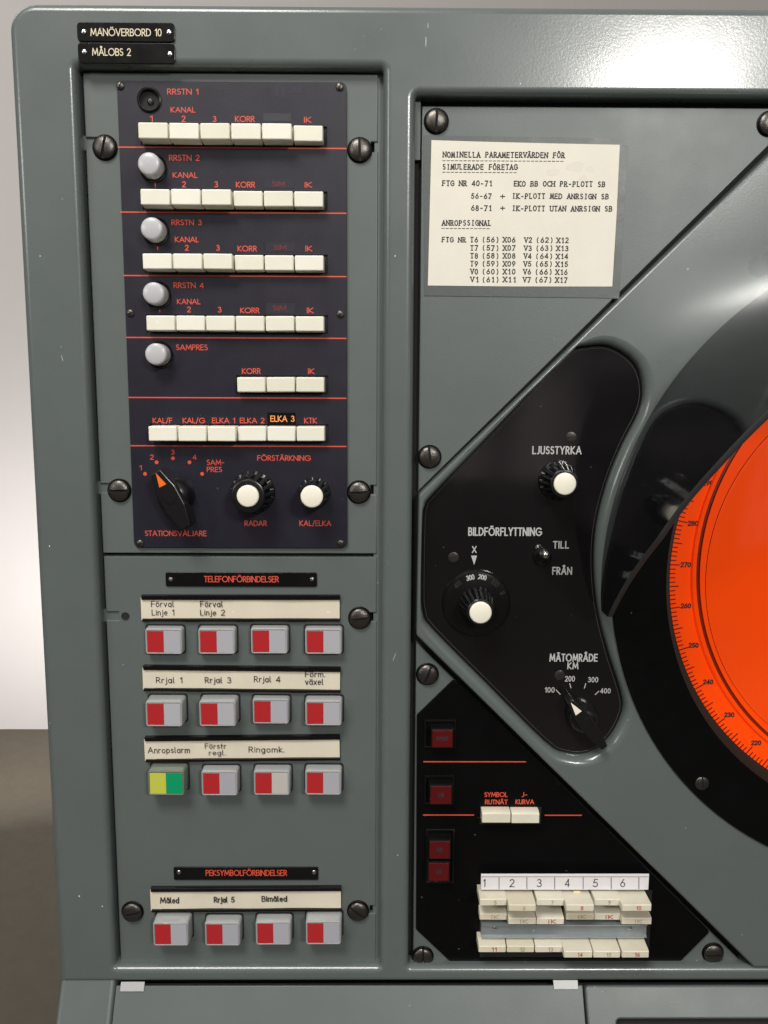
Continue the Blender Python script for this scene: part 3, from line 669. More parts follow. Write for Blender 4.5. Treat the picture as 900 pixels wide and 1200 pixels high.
# lit push buttons
BW, BH = 22.6 * MM, 16.2 * MM
def body_me(d, m):
    p = rounded(rect(-BW / 2, -BH / 2, BW / 2, BH / 2), 1.6 * MM, 4); vs = []; fs = []
    def ring(q_, z):
        b = len(vs); vs.extend([(x, y, z) for x, y in q_]); return b
    n = len(p)
    rs = [ring(inset(p, -.5 * MM), 0), ring(inset(p, -.2 * MM), d - 1.2 * MM), ring(inset(p, .0), d - .4 * MM), ring(inset(p, .35 * MM), d), ring(inset(p, .75 * MM), d), ring(inset(p, 1.0 * MM), d - .5 * MM)]
    for a, b in zip(rs, rs[1:]):
        for i in range(n): j = (i + 1) % n; fs.append((a + i, a + j, b + j, b + i))
    fs.append(tuple(range(rs[-1], rs[-1] + n)))
    return mesh('push_button', vs, fs, m, 35)
bodies = {}
for d in (5.5, 8, 10.5):
    for m_ in ('clear', 'cleardk'): bodies[(d, m_)] = body_me(d * MM, m_)
half_me = {c: box_me(c, BW / 2 - 1.15 * MM, BH - 2.5 * MM, .35 * MM, c, bev=.1 * MM) for c in ('red', 'face', 'facewarm', 'ygreen', 'green')}
def socket_me():
    return mesh('button_socket', *slab([rounded(rect(-BW / 2 - 1.3 * MM, -BH / 2 - 1.3 * MM, BW / 2 + 1.3 * MM, BH / 2 + 1.3 * MM), 1.8 * MM, 4)], .5 * MM, 0), 'cavity', 30)
sock_me = socket_me()
DEP = {9: 5.5, 12: 8, 14.5: 10.5}
btn = [  # face box in the photograph and how far it stands out
    [(169, 736, 215, 767, 9), (231, 736, 277, 767, 9), (293, 735.5, 338, 766.5, 9), (357, 736, 401, 767, 9)],
    [(169, 821.5, 215.5, 851.5, 14.5), (231.5, 821, 278.5, 851.5, 14.5), (295.5, 818.5, 339, 848.5, 9), (357, 820, 401, 851, 12)],
    [(172, 902, 217.5, 933, 14.5), (234.5, 902.5, 280, 933, 12), (296.5, 902, 340.5, 932.5, 12), (357, 902, 400.5, 932, 12)],
    [(178.5, 1080, 222, 1108.5, 14.5), (239, 1080, 282.5, 1108.5, 12), (298.5, 1079, 342, 1107.5, 12), (357.5, 1078, 400.5, 1107.5, 14.5)]]
for ri, rw in enumerate(btn):
    for ci, (a, b, c, d, dep) in enumerate(rw):
        dep = DEP[dep]; X, Z = P((a + c) / 2, (b + d) / 2, dep * MM)
        g_ = ri == 2 and ci == 0
        o = put('push_button', bodies[(dep, 'cleardk' if g_ else 'clear')], X, Z, .0006, label='push button with yellow-green and green halves' if g_ else None, roll=random.uniform(-.4, .4))
        sub('socket', sock_me, 0, 0, -.0005, o)
        l_, r__ = ('ygreen', 'green') if g_ else ('red', 'facewarm' if (ri == 2 and ci == 2) else 'face')
        q_ = (BW / 2 - 1.1 * MM) / 2
        sub('insert', half_me[l_], -q_, -.25 * MM, dep * MM - .55 * MM, o); sub('insert', half_me[r__], q_, -.25 * MM, dep * MM - .55 * MM, o)

# ------------------------------------------------------------------ right side: triangular plates
XT = (P(493.6, 122)[0] + P(488, 900)[0]) / 2
zt2 = P(700, 125.5)[1]
gap_d = 3.6 * MM
HP = 0.0
cas_h = HC
A1 = P(900, 183, cas_h); A2 = P(491, 580, cas_h)       # casting: upper-left edge
A3 = P(488, 745, cas_h); A4 = P(884, 1134, cas_h)
# the upper triangle's sloping edge runs beside the casting
t1 = P(500, 566, 0); t0 = P(893, 178, 0); k = (t0[1] - t1[1]) / (t0[0] - t1[0])
xtop = t1[0] + (zt2 - t1[1]) / k
ul = plate('blanking_plate', [[(XT, zt2), (XT, t1[1] - (t1[0] - XT) * k), (xtop, zt2)]], -.004, 0, 'plate2', bev=.7 * MM, label='grey triangular plate behind the typed note')
l1 = P(487, 752, 0); l2 = P(872, 1132, 0)
ll = plate('blanking_plate', [[(XT - .5 * MM, l1[1]), (XT - .5 * MM, P(700, 1140)[1]), (l2[0] + 6 * MM, P(700, 1140)[1]), ]], -.004, 0, 'plate', bev=.7 * MM, label='grey triangular plate under the black symbol panel')
for a, b, rl in ((511.5, 141, 88), (903, 144, 80), (503.5, 535.5, 95), (501, 791, 68), (495.5, 1122.5, 88), (836.5, 1118.5, 4)):
    screw_at(a, b, 0, roll=rl)

# ------------------------------------------------------------------ the scope casting
dpts = [(497.7, 716.7), (495.5, 690), (497.0, 610), (500, 592), (508, 580.7), (560, 527), (610, 474), (664.3, 417.3), (685, 408.5), (713, 408), (741, 426.7), (750.6, 454.7), (746, 482.7), (727, 520), (708.6, 566.7), (697, 613), (693.7, 653),
        (695.6, 693), (701.6, 730.7), (713, 772.7), (725, 810), (727, 833), (713, 861), (690, 880), (662, 880), (638.6, 866), (573, 800.6), (508, 735)]
def smooth_closed(p, n=5):
    out = []; N = len(p)
    for i in range(N):
        p0, p1, p2, p3 = (Vector(p[(i + j) % N]) for j in (-1, 0, 1, 2))
        for k_ in range(n):
            t = k_ / n; v = .5 * ((2 * p1) + (-p0 + p2) * t + (2 * p0 - 5 * p1 + 4 * p2 - p3) * t * t + (-p0 + 3 * p1 - 3 * p2 + p3) * t ** 3); out.append((v.x, v.y))
    return out
HD = 3.0 * MM
dwin = orient(smooth_closed(PP(dpts, HD), 3))
dhole = inset(dwin, -1.2 * MM)
flc = (.66419874 * (D - HC), CZ - .22012923 * (D - HC)); flr = .38316 * (D - HC)
cast_out = [A2, A3, A4, (A4[0] + .02, A4[1]), (.60, A4[1]), (.60, ZS - .004), (A1[0] + (ZS - .004 - A1[1]) / ((A1[1] - A2[1]) / (A1[0] - A2[0])), ZS - .004)]
cast_out = orient(rounded(orient(cast_out), [4 * MM] * 7, 5))
# dished edge round the window: wide rolled slope
def casting():
    polys = [cast_out, orient(dhole, False), orient(disc(flr - 12 * MM, 96, *flc), False)]
    xs = [p[0] for p in cast_out]; zs = [p[1] for p in cast_out]; cx, cz = (min(xs) + max(xs)) / 2, (min(zs) + max(zs)) / 2
    vs = []; fs = []; top = []; topv = []
    t = HC + .004
    for pi, p in enumerate(polys):
        p = [(x - cx, z - cz) for x, z in p]
        bev = (1.6, 5.4, .5)[pi] * MM; hb = (1.8, 5.2, .5)[pi] * MM
        prof = [(0, 0)] + [(bev * (1 - math.cos(math.pi / 2 * k_ / 7)), t - hb + hb * math.sin(math.pi / 2 * k_ / 7)) for k_ in range(8)]
        fac = [1.0] * len(p)
        if pi == 1:
            def room(q_):
                b_ = 1
                for (a, b) in ((A1, A2), (A2, A3), (A3, A4)):
                    A, B = Vector(a) - Vector((cx, cz)), Vector(b) - Vector((cx, cz)); n__ = (B - A).normalized(); w_ = Vector(q_) - A
                    if -.01 < w_.dot(n__) < (B - A).length + .01: b_ = min(b_, abs(w_.x * n__.y - w_.y * n__.x))
                return b_
            fac = [min(1.0, max(.12, (room(q_) - 1.7 * MM) * .8 / bev)) for q_ in p]
            for _ in range(3): fac = [(fac[i - 1] + fac[i] + fac[(i + 1) % len(p)]) / 3 for i in range(len(p))]
        n = len(p); base = len(vs)
        for d, z in prof:
            q1 = inset(p, 1 * MM) if d else p
            vs += [(x0 + (x1 - x0) * d / MM * f_, y0 + (y1 - y0) * d / MM * f_, z) for (x0, y0), (x1, y1), f_ in zip(p, q1, fac)]
        for k_ in range(len(prof) - 1):
            for i in range(n):
                j = (i + 1) % n; fs.append((base + k_ * n + i, base + k_ * n + j, base + (k_ + 1) * n + j, base + (k_ + 1) * n + i))
        L = base + (len(prof) - 1) * n; vs += vs[L:L + n]; L += n; top.append([Vector((vs[L + i][0], vs[L + i][1], 0)) for i in range(n)]); topv += list(range(L, L + n))
    for tri in tessellate_polygon(top):
        a, b, c = [topv[i] for i in tri]; A, B, C_ = Vector(vs[a]), Vector(vs[b]), Vector(vs[c])
        fs.append((a, b, c) if (B - A).cross(C_ - A).z > 0 else (a, c, b))
    return put('scope_casting', mesh('scope_casting', vs, fs, 'frame', 40), cx, cz, -.004, label='thick grey casting with angled sides around the scope')
cast = casting()
win = plate('control_window', [inset(dwin, -1.0 * MM)], -.002, HD, 'smoke', bev=.5 * MM, label='smoked glossy panel lettered in white with brightness and range knobs')
gring = plate('window_edge', [inset(dwin, .55 * MM), orient(inset(dwin, .85 * MM), False)], HD + .0001, HD + .35 * MM, 'hoodrim', bev=.1 * MM, seg=1)
for s, a, b, c, d in (('LJUSSTYRKA', 623.7, 681.6, 522.8, 532.4), ('BILDFÖRFLYTTNING', 548.6, 635.4, 618, 628), ('X', 553, 558.5, 639.8, 648), ('TILL', 648, 666.7, 634, 642.8), ('FRÅN', 647, 670.4, 664.3, 673.5),
                      ('MÄTOMRÅDE', 643.8, 700.3, 766, 775.3), ('KM', 664.8, 677.9, 776, 784.2)):
    text(s, a, b, c, d, HD, 'white', win, .155, gap=.30)
for s, a, b, c, d in (('100', 638.4, 650, 805.2, 811.6), ('200', 662, 673.7, 792, 798.6), ('300', 689, 701, 793.3, 799.6), ('400', 703.3, 715.5, 806.5, 812.5)): text(s, a, b, c, d, HD, 'white', win, .145, gap=.26)
def tick(ax, ay, bx, by, h, w, m, parent, name='printed_line'):
    a, b = P(ax, ay, h), P(bx, by, h); vs, fs = [], []; ribbon([(0, 0), (b[0] - a[0], b[1] - a[1])], w, vs, fs)
    return on(parent, a[0], a[1], h + .00012, name, mesh(name, vs, fs, m, 0))
for q_ in ((651.7, 808.6, 656.3, 813.3), (667.6, 801.1, 669, 805.8), (686.3, 801.1, 684.8, 806.2), (701.6, 810, 697.5, 813.8)): tick(*q_, HD, .55 * MM, 'white', win)
a, b, c = P(552, 651, HD), P(559, 651, HD), P(555.6, 662, HD)
on(win, a[0], a[1], HD + .0001, 'printed_arrow', mesh('printed_arrow', [(0, 0, 0), (c[0] - a[0], c[1] - a[1], 0), (b[0] - a[0], 0, 0)], [(0, 1, 2)], 'white', 0))
M['ghostscrew'] = mat('screw_under_window', (.05, .045, .042), .35, metal=.6)
gs = slotted('screw', 3.2 * MM, .6 * MM, .6 * MM, 'ghostscrew')
for a, b, rl in ((531.5, 653.3, 20), (669.5, 512.3, 5), (656, 791.5, 40)): screw_at(a, b, HD, gs, rl, washer=False, hh=.6)
knob(655, 562, HD, 12.0 * MM, 8.6 * MM, 19 * MM, 6.6 * MM, (662.5, 567.3), label='fluted brightness knob under LJUSSTYRKA', rot=5)
kb = knob(555, 700, HD, 11.5 * MM, 8.2 * MM, 24 * MM, 6.6 * MM, (563.4, 718.4), label='fluted shift knob on a numbered dial under BILDFÖRFLYTTNING', nf=18)
sub('dial', lathe('dial', [(21.3 * MM, 0), (21.0 * MM, 1.6 * MM), (19.8 * MM, 2.9 * MM), (19.0 * MM, 3.1 * MM), (11.5 * MM, 4.2 * MM), (.001, 4.2 * MM)], 'blackgloss', 64, 25), 0, 0, 0, kb)
for s, ang in (('300', 14), ('200', -11), ('100', -40), ('0', -66), ('400', 44)):
    vs, fs = text_me(s, (5.2 if len(s) > 1 else 1.8) * MM, 3.4 * MM, .18)
    rr_ = 17.2 * MM; aa = R(90 + ang)
    sub('lettering', mesh('lettering', vs, fs, 'white' if abs(ang) < 20 else 'ghostscrew', 0), rr_ * math.cos(aa), rr_ * math.sin(aa), 3.55 * MM, kb, roll=ang)
rotary(681, 838, HD, 37, 17.5 * MM, 20 * MM, 2.2 * MM, 4.6 * MM, 10.2 * MM, 13.5 * MM, 'knob', 'cap', 'black range selector with cream pointer under MÄTOMRÅDE KM')
# toggle
X, Z = P(635.5, 652.5, HD + 1 * MM)
tg = put('toggle_switch', lathe('toggle_switch', [(5.6 * MM, 0), (5.6 * MM, 1.6 * MM), (5.0 * MM, 2.3 * MM), (3.6 * MM, 2.6 * MM), (3.2 * MM, 1.4 * MM), (.0001, 1.4 * MM)], 'blackgloss', 28), X, Z, HD, label='small toggle switch between TILL and FRÅN')
lv = lathe('lever', [(1.3 * MM, 0), (1.5 * MM, 5 * MM), (2.2 * MM, 8.5 * MM), (2.5 * MM, 10.3 * MM), (2.1 * MM, 11.8 * MM), (1.1 * MM, 12.6 * MM), (.0001, 12.8 * MM)], 'steel', 18, 60)
lo_ = sub('lever', lv, 0, 0, 1 * MM, tg); lo_.rotation_euler = (R(-18), 0, 0)

# ------------------------------------------------------------------ scope
HS = -.7 * MM; fdz = D - HS
scx, scz = .6615 * (D - HC) , CZ - .2150 * (D - HC)
# bezel ring
r_in = .31726 * (D - HC)
fl_c = flc
ring_poly = [disc(flr, 160, *fl_c), orient(disc(r_in, 160, .66258 * (D - HC), CZ - .21421 * (D - HC)), False)]
bez = plate('scope_bezel', ring_poly, HC + .0001, HC + 2.0 * MM, 'black', bev=.6 * MM, seg=3, label='black ring plate round the orange scope', smooth=30)
so_ = screw_at(823, 918.5, HC + 2.0 * MM, mid_screw, 92, washer=False, hh=1.8)
cc = (.64808 * (D - HS), CZ - .21208 * (D - HS)); kk = D - HS
def rad(r): return r * kk
scr = put('scope_screen', lathe('scope_screen', [(rad(.345), -.0001), (rad(.2985), -.0001), (rad(.2980), .0001), (.0001, .0001)], ['scope', 'rimbrown'], 200, 25, mi=[1, 1, 0, 0]), cc[0], cc[1], HS, label='orange circular scope face with degree scale')
H2 = HS + 2.2 * MM; c2 = (.6612 * (D - H2), CZ - .2045 * (D - H2)); k2 = D - H2
filt = sub('filter_disc', lathe('filter_disc', [(.2845 * k2, -.0019), (.2840 * k2, 0), (.2825 * k2, .0002), (.2795 * k2, .0001), (.2785 * k2, -.0004), (.2765 * k2, -.0002), (.2755 * k2, .0006), (.2700 * k2, .0009), (.0001, .0010)], ['scope', 'scopedk'], 200, 25, mi=[0, 0, 0, 1, 1, 1, 0, 0, 0]), c2[0] - cc[0], c2[1] - cc[1], H2 - HS, scr)
H3 = H2 + 1.2 * MM; c3 = (.6406 * (D - H3), CZ - .2143 * (D - H3)); k3 = D - H3; r3 = .2474 * k3
sub('glass_dome', lathe('glass_dome', [(r3, -.0003), (r3 * .998, .0002), (r3 * .993, .0003), (r3 * .985, .0006), (r3 * .93, .0030), (r3 * .8, .0065), (r3 * .6, .010), (r3 * .3, .0128), (.0001, .0138)], ['scopeglass', 'scopedk'], 200, 25, mi=[1, 0, 0, 0, 0, 0, 0, 0, 0]), c3[0] - cc[0], c3[1] - cc[1], H3 - HS, scr)
# well wall
put('scope_well', lathe('scope_well', [(r_in + 6 * MM, HC - HS), (r_in + 6.2 * MM, -.0004)], 'rimbrown', 160), cc[0], cc[1], HS)
def ang_of(v): return 178.2 + (270 - v) * 1.033
vs, fs = [], []
for v in range(96, 444):
    a = R(ang_of(v)); L = 8.6 if v % 10 == 0 else (8.2 if v % 5 == 0 else 4.6)
    r0_ = rad(.2974); r1_ = r0_ - L * 1.0 * MM * .60
    ribbon([(r0_ * math.cos(a), r0_ * math.sin(a)), (r1_ * math.cos(a), r1_ * math.sin(a))], 0.72 * MM, vs, fs)
    if False: pass
tm = sub('scale_mark', mesh('scale_mark', vs, fs, 'tickred', 0), 0, 0, .00025, scr); tm['kind'] = 'stuff'
for v in range(180, 330, 10):
    a = R(ang_of(v)); rr_ = rad(.2974) - (8.0 + 1.0 * abs(math.cos(a))) * MM
    tv, tf = text_me(str(v), 6.6 * MM, 3.4 * MM, .22, gap=.25)
    sub('lettering', mesh('lettering', tv, tf, 'ink', 0), rr_ * math.cos(a) + .2 * MM, rr_ * math.sin(a) + .3 * MM, .0003, scr)

# ------------------------------------------------------------------ hood
hb = HC + 2.05 * MM - .0021
hc = (.683009 * (D - HC), CZ - .2226167 * (D - HC)); hr = .41514 * (D - HC)
rimpts = []
for px, py in ((714, 718), (770, 630), (805, 582), (840, 542), (900, 480)):
    best = min((abs(math.hypot(P(px, py, h_ * MM)[0] - hc[0], P(px, py, h_ * MM)[1] - hc[1]) - hr), h_) for h_ in range(0, 260)); h_ = best[1] * MM
    q_ = P(px, py, h_); rimpts.append((q_[0] - hc[0], q_[1] - hc[1], h_))
# least squares plane h = a + b z through the rim, level from side to side
n_ = len(rimpts); sz = sum(p[1] for p in rimpts); sh_ = sum(p[2] for p in rimpts); szz = sum(p[1] ** 2 for p in rimpts); szh = sum(p[1] * p[2] for p in rimpts)
kb_ = (n_ * szh - sz * sh_) / (n_ * szz - sz * sz); ka_ = (sh_ - kb_ * sz) / n_
print('hood', [(round(a * 1000), round(b * 1000), round(c * 1000)) for a, b, c in rimpts], ka_, kb_)
def rim_h(z):
    pts = sorted((p[1], p[2]) for p in rimpts)
    if z <= pts[0][0]: return pts[0][1] + (z - pts[0][0]) * (pts[1][1] - pts[0][1]) / (pts[1][0] - pts[0][0])
    for (z0, h0), (z1, h1) in zip(pts, pts[1:]):
        if z <= z1: return h0 + (h1 - h0) * (z - z0) / (z1 - z0)
    return min(.27, pts[-1][1] + (z - pts[-1][0]) * 1.0)  # unseen upper rim drawn further out to shade the scope
hv = []; hfs = []; mi = []; N = 220; K = 7; a_e = math.atan2(rimpts[0][1], rimpts[0][0]) % (2 * math.pi) + R(1.0); a_s = math.pi - a_e
for i in range(N + 1):
    a = a_s + (a_e - a_s) * i / N; c_, s_ = math.cos(a), math.sin(a)
    H_ = max(hb - .001, rim_h(hr * s_)) - HC
    for k_ in range(K): hv.append((hr * c_, hr * s_, H_ * k_ / (K - 1)))
    hv.append(((hr - .6 * MM) * c_, (hr - .6 * MM) * s_, H_ + .5 * MM)); hv.append(((hr - 2.6 * MM) * c_, (hr - 2.6 * MM) * s_, H_ + .5 * MM)); hv.append(((hr - 3.2 * MM) * c_, (hr - 3.2 * MM) * s_, H_)); hv.append(((hr - 3.2 * MM) * c_, (hr - 3.2 * MM) * s_, 0))
st_ = K + 4
for i in range(N):
    for k_ in range(st_ - 1):
        a = i * st_ + k_; hfs.append((a, a + 1, a + st_ + 1, a + st_)); mi.append(1 if K - 1 <= k_ <= K + 1 else 0)
hm = mesh('scope_hood', hv, hfs, ['hood', 'hoodrim'], 35, mi=mi)
put('scope_hood', hm, hc[0], hc[1], HC, label='glossy black viewing hood curving out over the scope')

# ------------------------------------------------------------------ black symbol panel
HB = 1.6 * MM
bp = PP([(532, 796), (832, 1092), (793, 1131), (532, 1131), (487.5, 1089), (488.5, 838)], HB)
bpl = plate('symbol_panel', [bp], .0002, HB, 'black', bev=.3 * MM, r=2 * MM, label='matt black panel with clipped corners, red lamps and numbered keys')
for x0, x1, y in ((496.2, 616.3, 892.6), (495.7, 555.5, 955), (638.3, 681.7, 955.3)): line(x0, x1, y, y, HB, 1.4, 'orange', bpl)
for s, a, b, c, d in (('SYMBOL', 567.7, 594.8, 928.2, 933.9), ('RUTNÄT', 568.3, 594.8, 936.9, 942.5), ('J-', 611.5, 617.8, 928.2, 933.9), ('KURVA', 604, 626, 936.7, 942.3)): text(s, a, b, c, d, HB, 'orange', bpl, .16)
for a, b in ((515, 821), (513.5, 1102), (766, 1107), (804, 1107)):
    X, Z = P(a, b, HB); on(bpl, X, Z, HB, 'screw', lathe('screw', [(1.6 * MM, 0), (1.4 * MM, .35 * MM), (.0001, .5 * MM)], 'black', 12))
def redlamp(hx0, hy0, hx1, hy1, x0, y0, x1, y1, s, first=True):
    X0, Z0, X1, Z1 = prect(hx0, hy0, hx1, hy1, HB)
    hou = plate('indicator_housing', [rect(X0, Z0, X1, Z1), rect(X0 + 1.2 * MM, Z0 + 1.2 * MM, X1 - 1.2 * MM, Z1 - 1.2 * MM)], HB, HB + 1.2 * MM, 'blackgloss', bev=.3 * MM) if first else None
    hh = HB + 7.5 * MM; a, b, c, d = prect(x0, y0, x1, y1, hh)
    vs, fs = slab([rect(-(c - a) / 2 - .9 * MM, -(d - b) / 2 - .9 * MM, (c - a) / 2 + .9 * MM, (d - b) / 2 + .9 * MM)], 7.2 * MM, .5 * MM, 2)
    o = put('warning_lamp', mesh('warning_lamp', vs, fs, 'blackgloss'), (a + c) / 2, (b + d) / 2, HB + .0001)
    sub('lens', box_me('lens', c - a, d - b, .5 * MM, 'redlens', bev=.2 * MM), 0, 0, 7.1 * MM, o)
    tv, tf = text_me(s, len(s) * 2.0 * MM, 2.9 * MM, .2); sub('lettering', mesh('lettering', tv, tf, 'smudge', 0), 0, .2 * MM, 7.7 * MM, o)
redlamp(497, 843, 534, 876, 506.6, 856, 530.3, 875.6, 'SYNT')
redlamp(497, 908, 532, 942, 504.6, 921.5, 529, 942, 'OB')
redlamp(499, 971, 532, 1034, 503.6, 986, 527, 1006, 'SR')
redlamp(0, 0, 0, 0, 502.4, 1011.5, 526, 1032, 'SR', False)
def wedge(name, w, foot_y, top_y, d, face, m):
    """lever key: vertical-ish front face of height `face`, back sloping down to foot_y; local y up, z out"""
    g_ = .0003
    sec = [(-face / 2, 0), (-face / 2, d - .5 * MM), (-face / 2 + .4 * MM, d), (face / 2 - .35 * MM, d), (face / 2 + .1 * MM, d - .35 * MM), (top_y, foot_y), (top_y, 0)]
    n = len(sec); b = .35 * MM
    vs = []
    for x, sc in ((-w / 2, .97), (-w / 2 + b, 1), (w / 2 - b, 1), (w / 2, .97)):
        for y, z in sec: vs.append((x, y * sc if sc < 1 else y, z * sc if sc < 1 else z))
    fs = []
    for k_ in range(3):
        for i in range(n):
            j = (i + 1) % n; fs.append((k_ * n + i, k_ * n + j, (k_ + 1) * n + j, (k_ + 1) * n + i))
    fs.append(tuple(range(n - 1, -1, -1))); fs.append(tuple(range(3 * n, 4 * n)))
    vs = [(x, y, z) for x, y, z in vs]
    me = mesh(name, vs, fs, m, 30)
    bm = bmesh.new(); bm.from_mesh(me); bmesh.ops.recalc_face_normals(bm, faces=bm.faces); bm.to_mesh(me); bm.free(); me.set_sharp_from_angle(angle=R(30)); return me
# the two keys under SYMBOL RUTNÄT
for x0, x1, y0, y1 in ((565, 598.3, 953.5, 964.5), (599.6, 632, 953.8, 965)):
    dd = 7.5 * MM; a, b, c, d = prect(x0, y0, x1, y1, HB + dd); me = wedge('key', c - a, 5.2 * MM, (d - b) / 2 + .9 * MM, dd, d - b, 'key2')
    put('key', me, (a + c) / 2, (b + d) / 2, HB)
a_, b_2, c_2, d_2 = prect(562.5, 945.5, 634, 965.5, HB)
plate('key_slot', [rect(a_, b_2, c_2, d_2)], HB - .001, HB + .0002, 'cavity')
# number strip
HNS = HB + 8.5 * MM; q4 = prect(563.7, 1025, 760.4, 1043, HNS); plate('strip_bracket', [rect(q4[0] + .002, q4[1] + .003, q4[2] - .002, q4[3] - .004)], HB + .0001, HNS - 1.3 * MM, 'cavity'); ns = plate('index_strip', [rect(*q4)], HNS - 1.2 * MM, HNS, 'stripwhite', label='white strip numbered 1 to 6 above the small keys', bev=.4 * MM)
for x, s in ((567.6, '1'), (600, '2'), (632, '3'), (664.8, '4'), (697.7, '5'), (729.8, '6')): text(s, x - (1.2 if s == '1' else 2.9), x + (1.2 if s == '1' else 2.9), 1030, 1039.5, HNS, 'ink', ns, .10)
for x in (584.8, 617.4, 650, 683.3, 716.2, 748.6): tick(x, 1028.2, x, 1041.3, HNS, .4 * MM, 'ink', ns)
tick(564.5, 1027.3, 759.5, 1027.3, HNS, .3 * MM, 'inkfaint', ns)
# key bank
a, b, c, d = prect(563, 1043, 762, 1121, HB)
plate('key_slot', [rect(a, b, c, d)], HB, HB + .0004, 'cavity')
def bank(xs, y0f, y1f, dins, douts, outs, labs, mats, topy, foot=2.5, yo=(0, 0)):
    for i, (x0, x1) in enumerate(xs):
        dd = (douts if outs[i] else dins) * MM
        ya, yb = (y0f[1], y1f[1]) if outs[i] else (y0f[0], y1f[0])
        A_, B_, C_, D_ = prect(x0, ya, x1, yb, HB + dd)
        me = wedge('key', C_ - A_, foot * MM, (D_ - B_) / 2 + topy * MM, dd, D_ - B_, 'key2')
        o = put('key', me, (A_ + C_) / 2, (B_ + D_) / 2, HB, roll=random.uniform(-.5, .5))
        s = labs[i]; tv, tf = text_me(s, (1.7 if len(s) == 1 else (3.2 if s.isdigit() else 5.0)) * MM, 2.9 * MM, .17, gap=.3)
        sub('lettering', mesh('lettering', tv, tf, mats[i], 0), (C_ - A_) * .07, .05 * MM, dd + .00012, o)
bx = [(562.2, 594), (595.8, 628.2), (629, 661), (663.3, 696.2), (696.8, 727.3), (728.8, 763.6)]
bank(bx, (1063, 1070.3), (1070.8, 1077.8), 6.5, 9.5, [0, 1, 1, 0, 0, 1] and [0, 0, 0, 0, 0, 0], ['I'] * 6, ['tan'] * 6, .5) if False else None
bank(bx, (1071.0, 1076.0), (1078.3, 1083.6), 8, 12, [0, 1, 1, 0, 0, 1], ['IK'] * 6, ['tan', 'tan', 'brown', 'tan', 'brown', 'tan'], 1.2, foot=4)
bank(bx, (1053.8, 1060.5), (1061.6, 1068.0), 16, 21, [0, 1, 0, 1, 0, 1], ['5', '6', '7', '8', '9', '10'], ['tan', 'tan', 'tan', 'rust', 'tan', 'rust'], .3, foot=12.5)
bx3 = [(561, 592.8), (594.2, 626), (627.4, 659), (661, 694.3), (695.6, 727), (729, 760.5)]
bank(bx3, (1109.0, 1115.0), (1116.3, 1122.6), 13, 18, [0, 0, 0, 1, 1, 1], ['11', '12', '13', '14', '15', '16'], ['brown', 'tan', 'tan', 'rust', 'tan', 'brown'], 1.4, foot=7)
a, b, c, d = prect(564, 1082.5, 757.5, 1097.8, HB + 7.5 * MM)
gv = []; sec = [(b, 0), (b, 3.4 * MM), (b + .7 * MM, 3.6 * MM), (b + 1.6 * MM, 2.0 * MM), (d - 1.8 * MM, 1.6 * MM), (d - .9 * MM, 3.2 * MM), (d, 3.4 * MM), (d, 0)]
zc = (b + d) / 2; n = len(sec)
for s in (-1, 1):
    for y, z in sec: gv.append((s * (c - a) / 2, y - zc, z))
gf = [(i, n + i, n + i + 1, i + 1) for i in range(n - 1)] + [tuple(range(n)), tuple(range(2 * n - 1, n - 1, -1))]
gv = [(x, y, z + 5 * MM if z > 0 else z) for x, y, z in gv]
al = put('metal_rail', mesh('metal_rail', gv, gf, 'alu', 30), (a + c) / 2, zc, HB + .0005)
for px in (580, 738):
    X, Z = P(px, 1087.5, HB + 7.5 * MM); on(al, X, Z, HB + 7.3 * MM, 'screw', rivet_me)
label_rect('paint_mark', 672, 1043.8, 680, 1046.6, HNS - .0008, .4 * MM, 'yellow')

# ------------------------------------------------------------------ the sloping desk front
# hinge line at the frame's foot, then a face leaning 32 degrees out towards the operator
hz = ZB - .6 * MM; SL = R(31)
nrm = Vector((0, -math.cos(SL), math.sin(SL)))
org = Vector((0, -(HF - .5 * MM), hz)); dn = Vector((0, -math.sin(SL), -math.cos(SL)))
def Q(px, py, lift=0.0):
    """photo point -> coordinates (x, s) on the sloping face"""
    d_ = ray(px, py); c0_ = Vector((0, -D, CZ)); t = (org + nrm * lift - c0_).dot(nrm) / d_.dot(nrm); w_ = c0_ + d_ * t
    return (w_.x, -(w_ - org).dot(dn))
def putq(name, polys, l0, l1, m, bev=0, r=0, label=None):
    if r: polys = [rounded(polys[0], r)] + polys[1:]
    vs, fs = slab(polys, l1 - l0, bev, 4); me = mesh(name, vs, fs, m)
    o = bpy.data.objects.new(name, me); COL.objects.link(o); o.parent = root
    rot = Matrix((Vector((1, 0, 0)), -dn, nrm)).transposed().to_4x4()
    o.matrix_basis = Matrix.Translation(org + nrm * l0) @ rot
    if label: o['label'] = label
    return o
xl_d = XL; SB = -.20
xp = Q(136, 1156)[0]; sp = Q(300, 1155)[1]; print('sp', sp); xs2 = Q(684.5, 1160)[0]
hl_ = [(xp - .6 * MM, SB + .02), (XR - .02, SB + .02), (XR - .02, sp + .8 * MM), (xp - .6 * MM, sp + .8 * MM)]
dk = putq('desk_frame', [[(xl_d, SB), (XR, SB), (XR, SB + .02), (xp - .6 * MM, SB + .02), (xp - .6 * MM, .0055), (xl_d, .0055)]], -.045, 0, 'frame', bev=3.2 * MM)
putq('desk_backing', [[(xp - .002, SB + .015), (XR - .015, SB + .015), (XR - .015, -.0005), (xp - .002, -.0005)]], -.03, -.0075, 'cavity')
putq('desk_panel', [[(xp, SB + .022), (xs2 - .8 * MM, SB + .022), (xs2 - .8 * MM, sp), (xp, sp)]], -.006, 0.0, 'plate2', bev=.5 * MM, label='left sloping desk panel')
sl = Q(722, 1194); sr = Q(900, 1194)
rp_ = [(xs2 + .6 * MM, SB + .022), (XR - .022, SB + .022), (XR - .022, sp), (xs2 + .6 * MM, sp)]
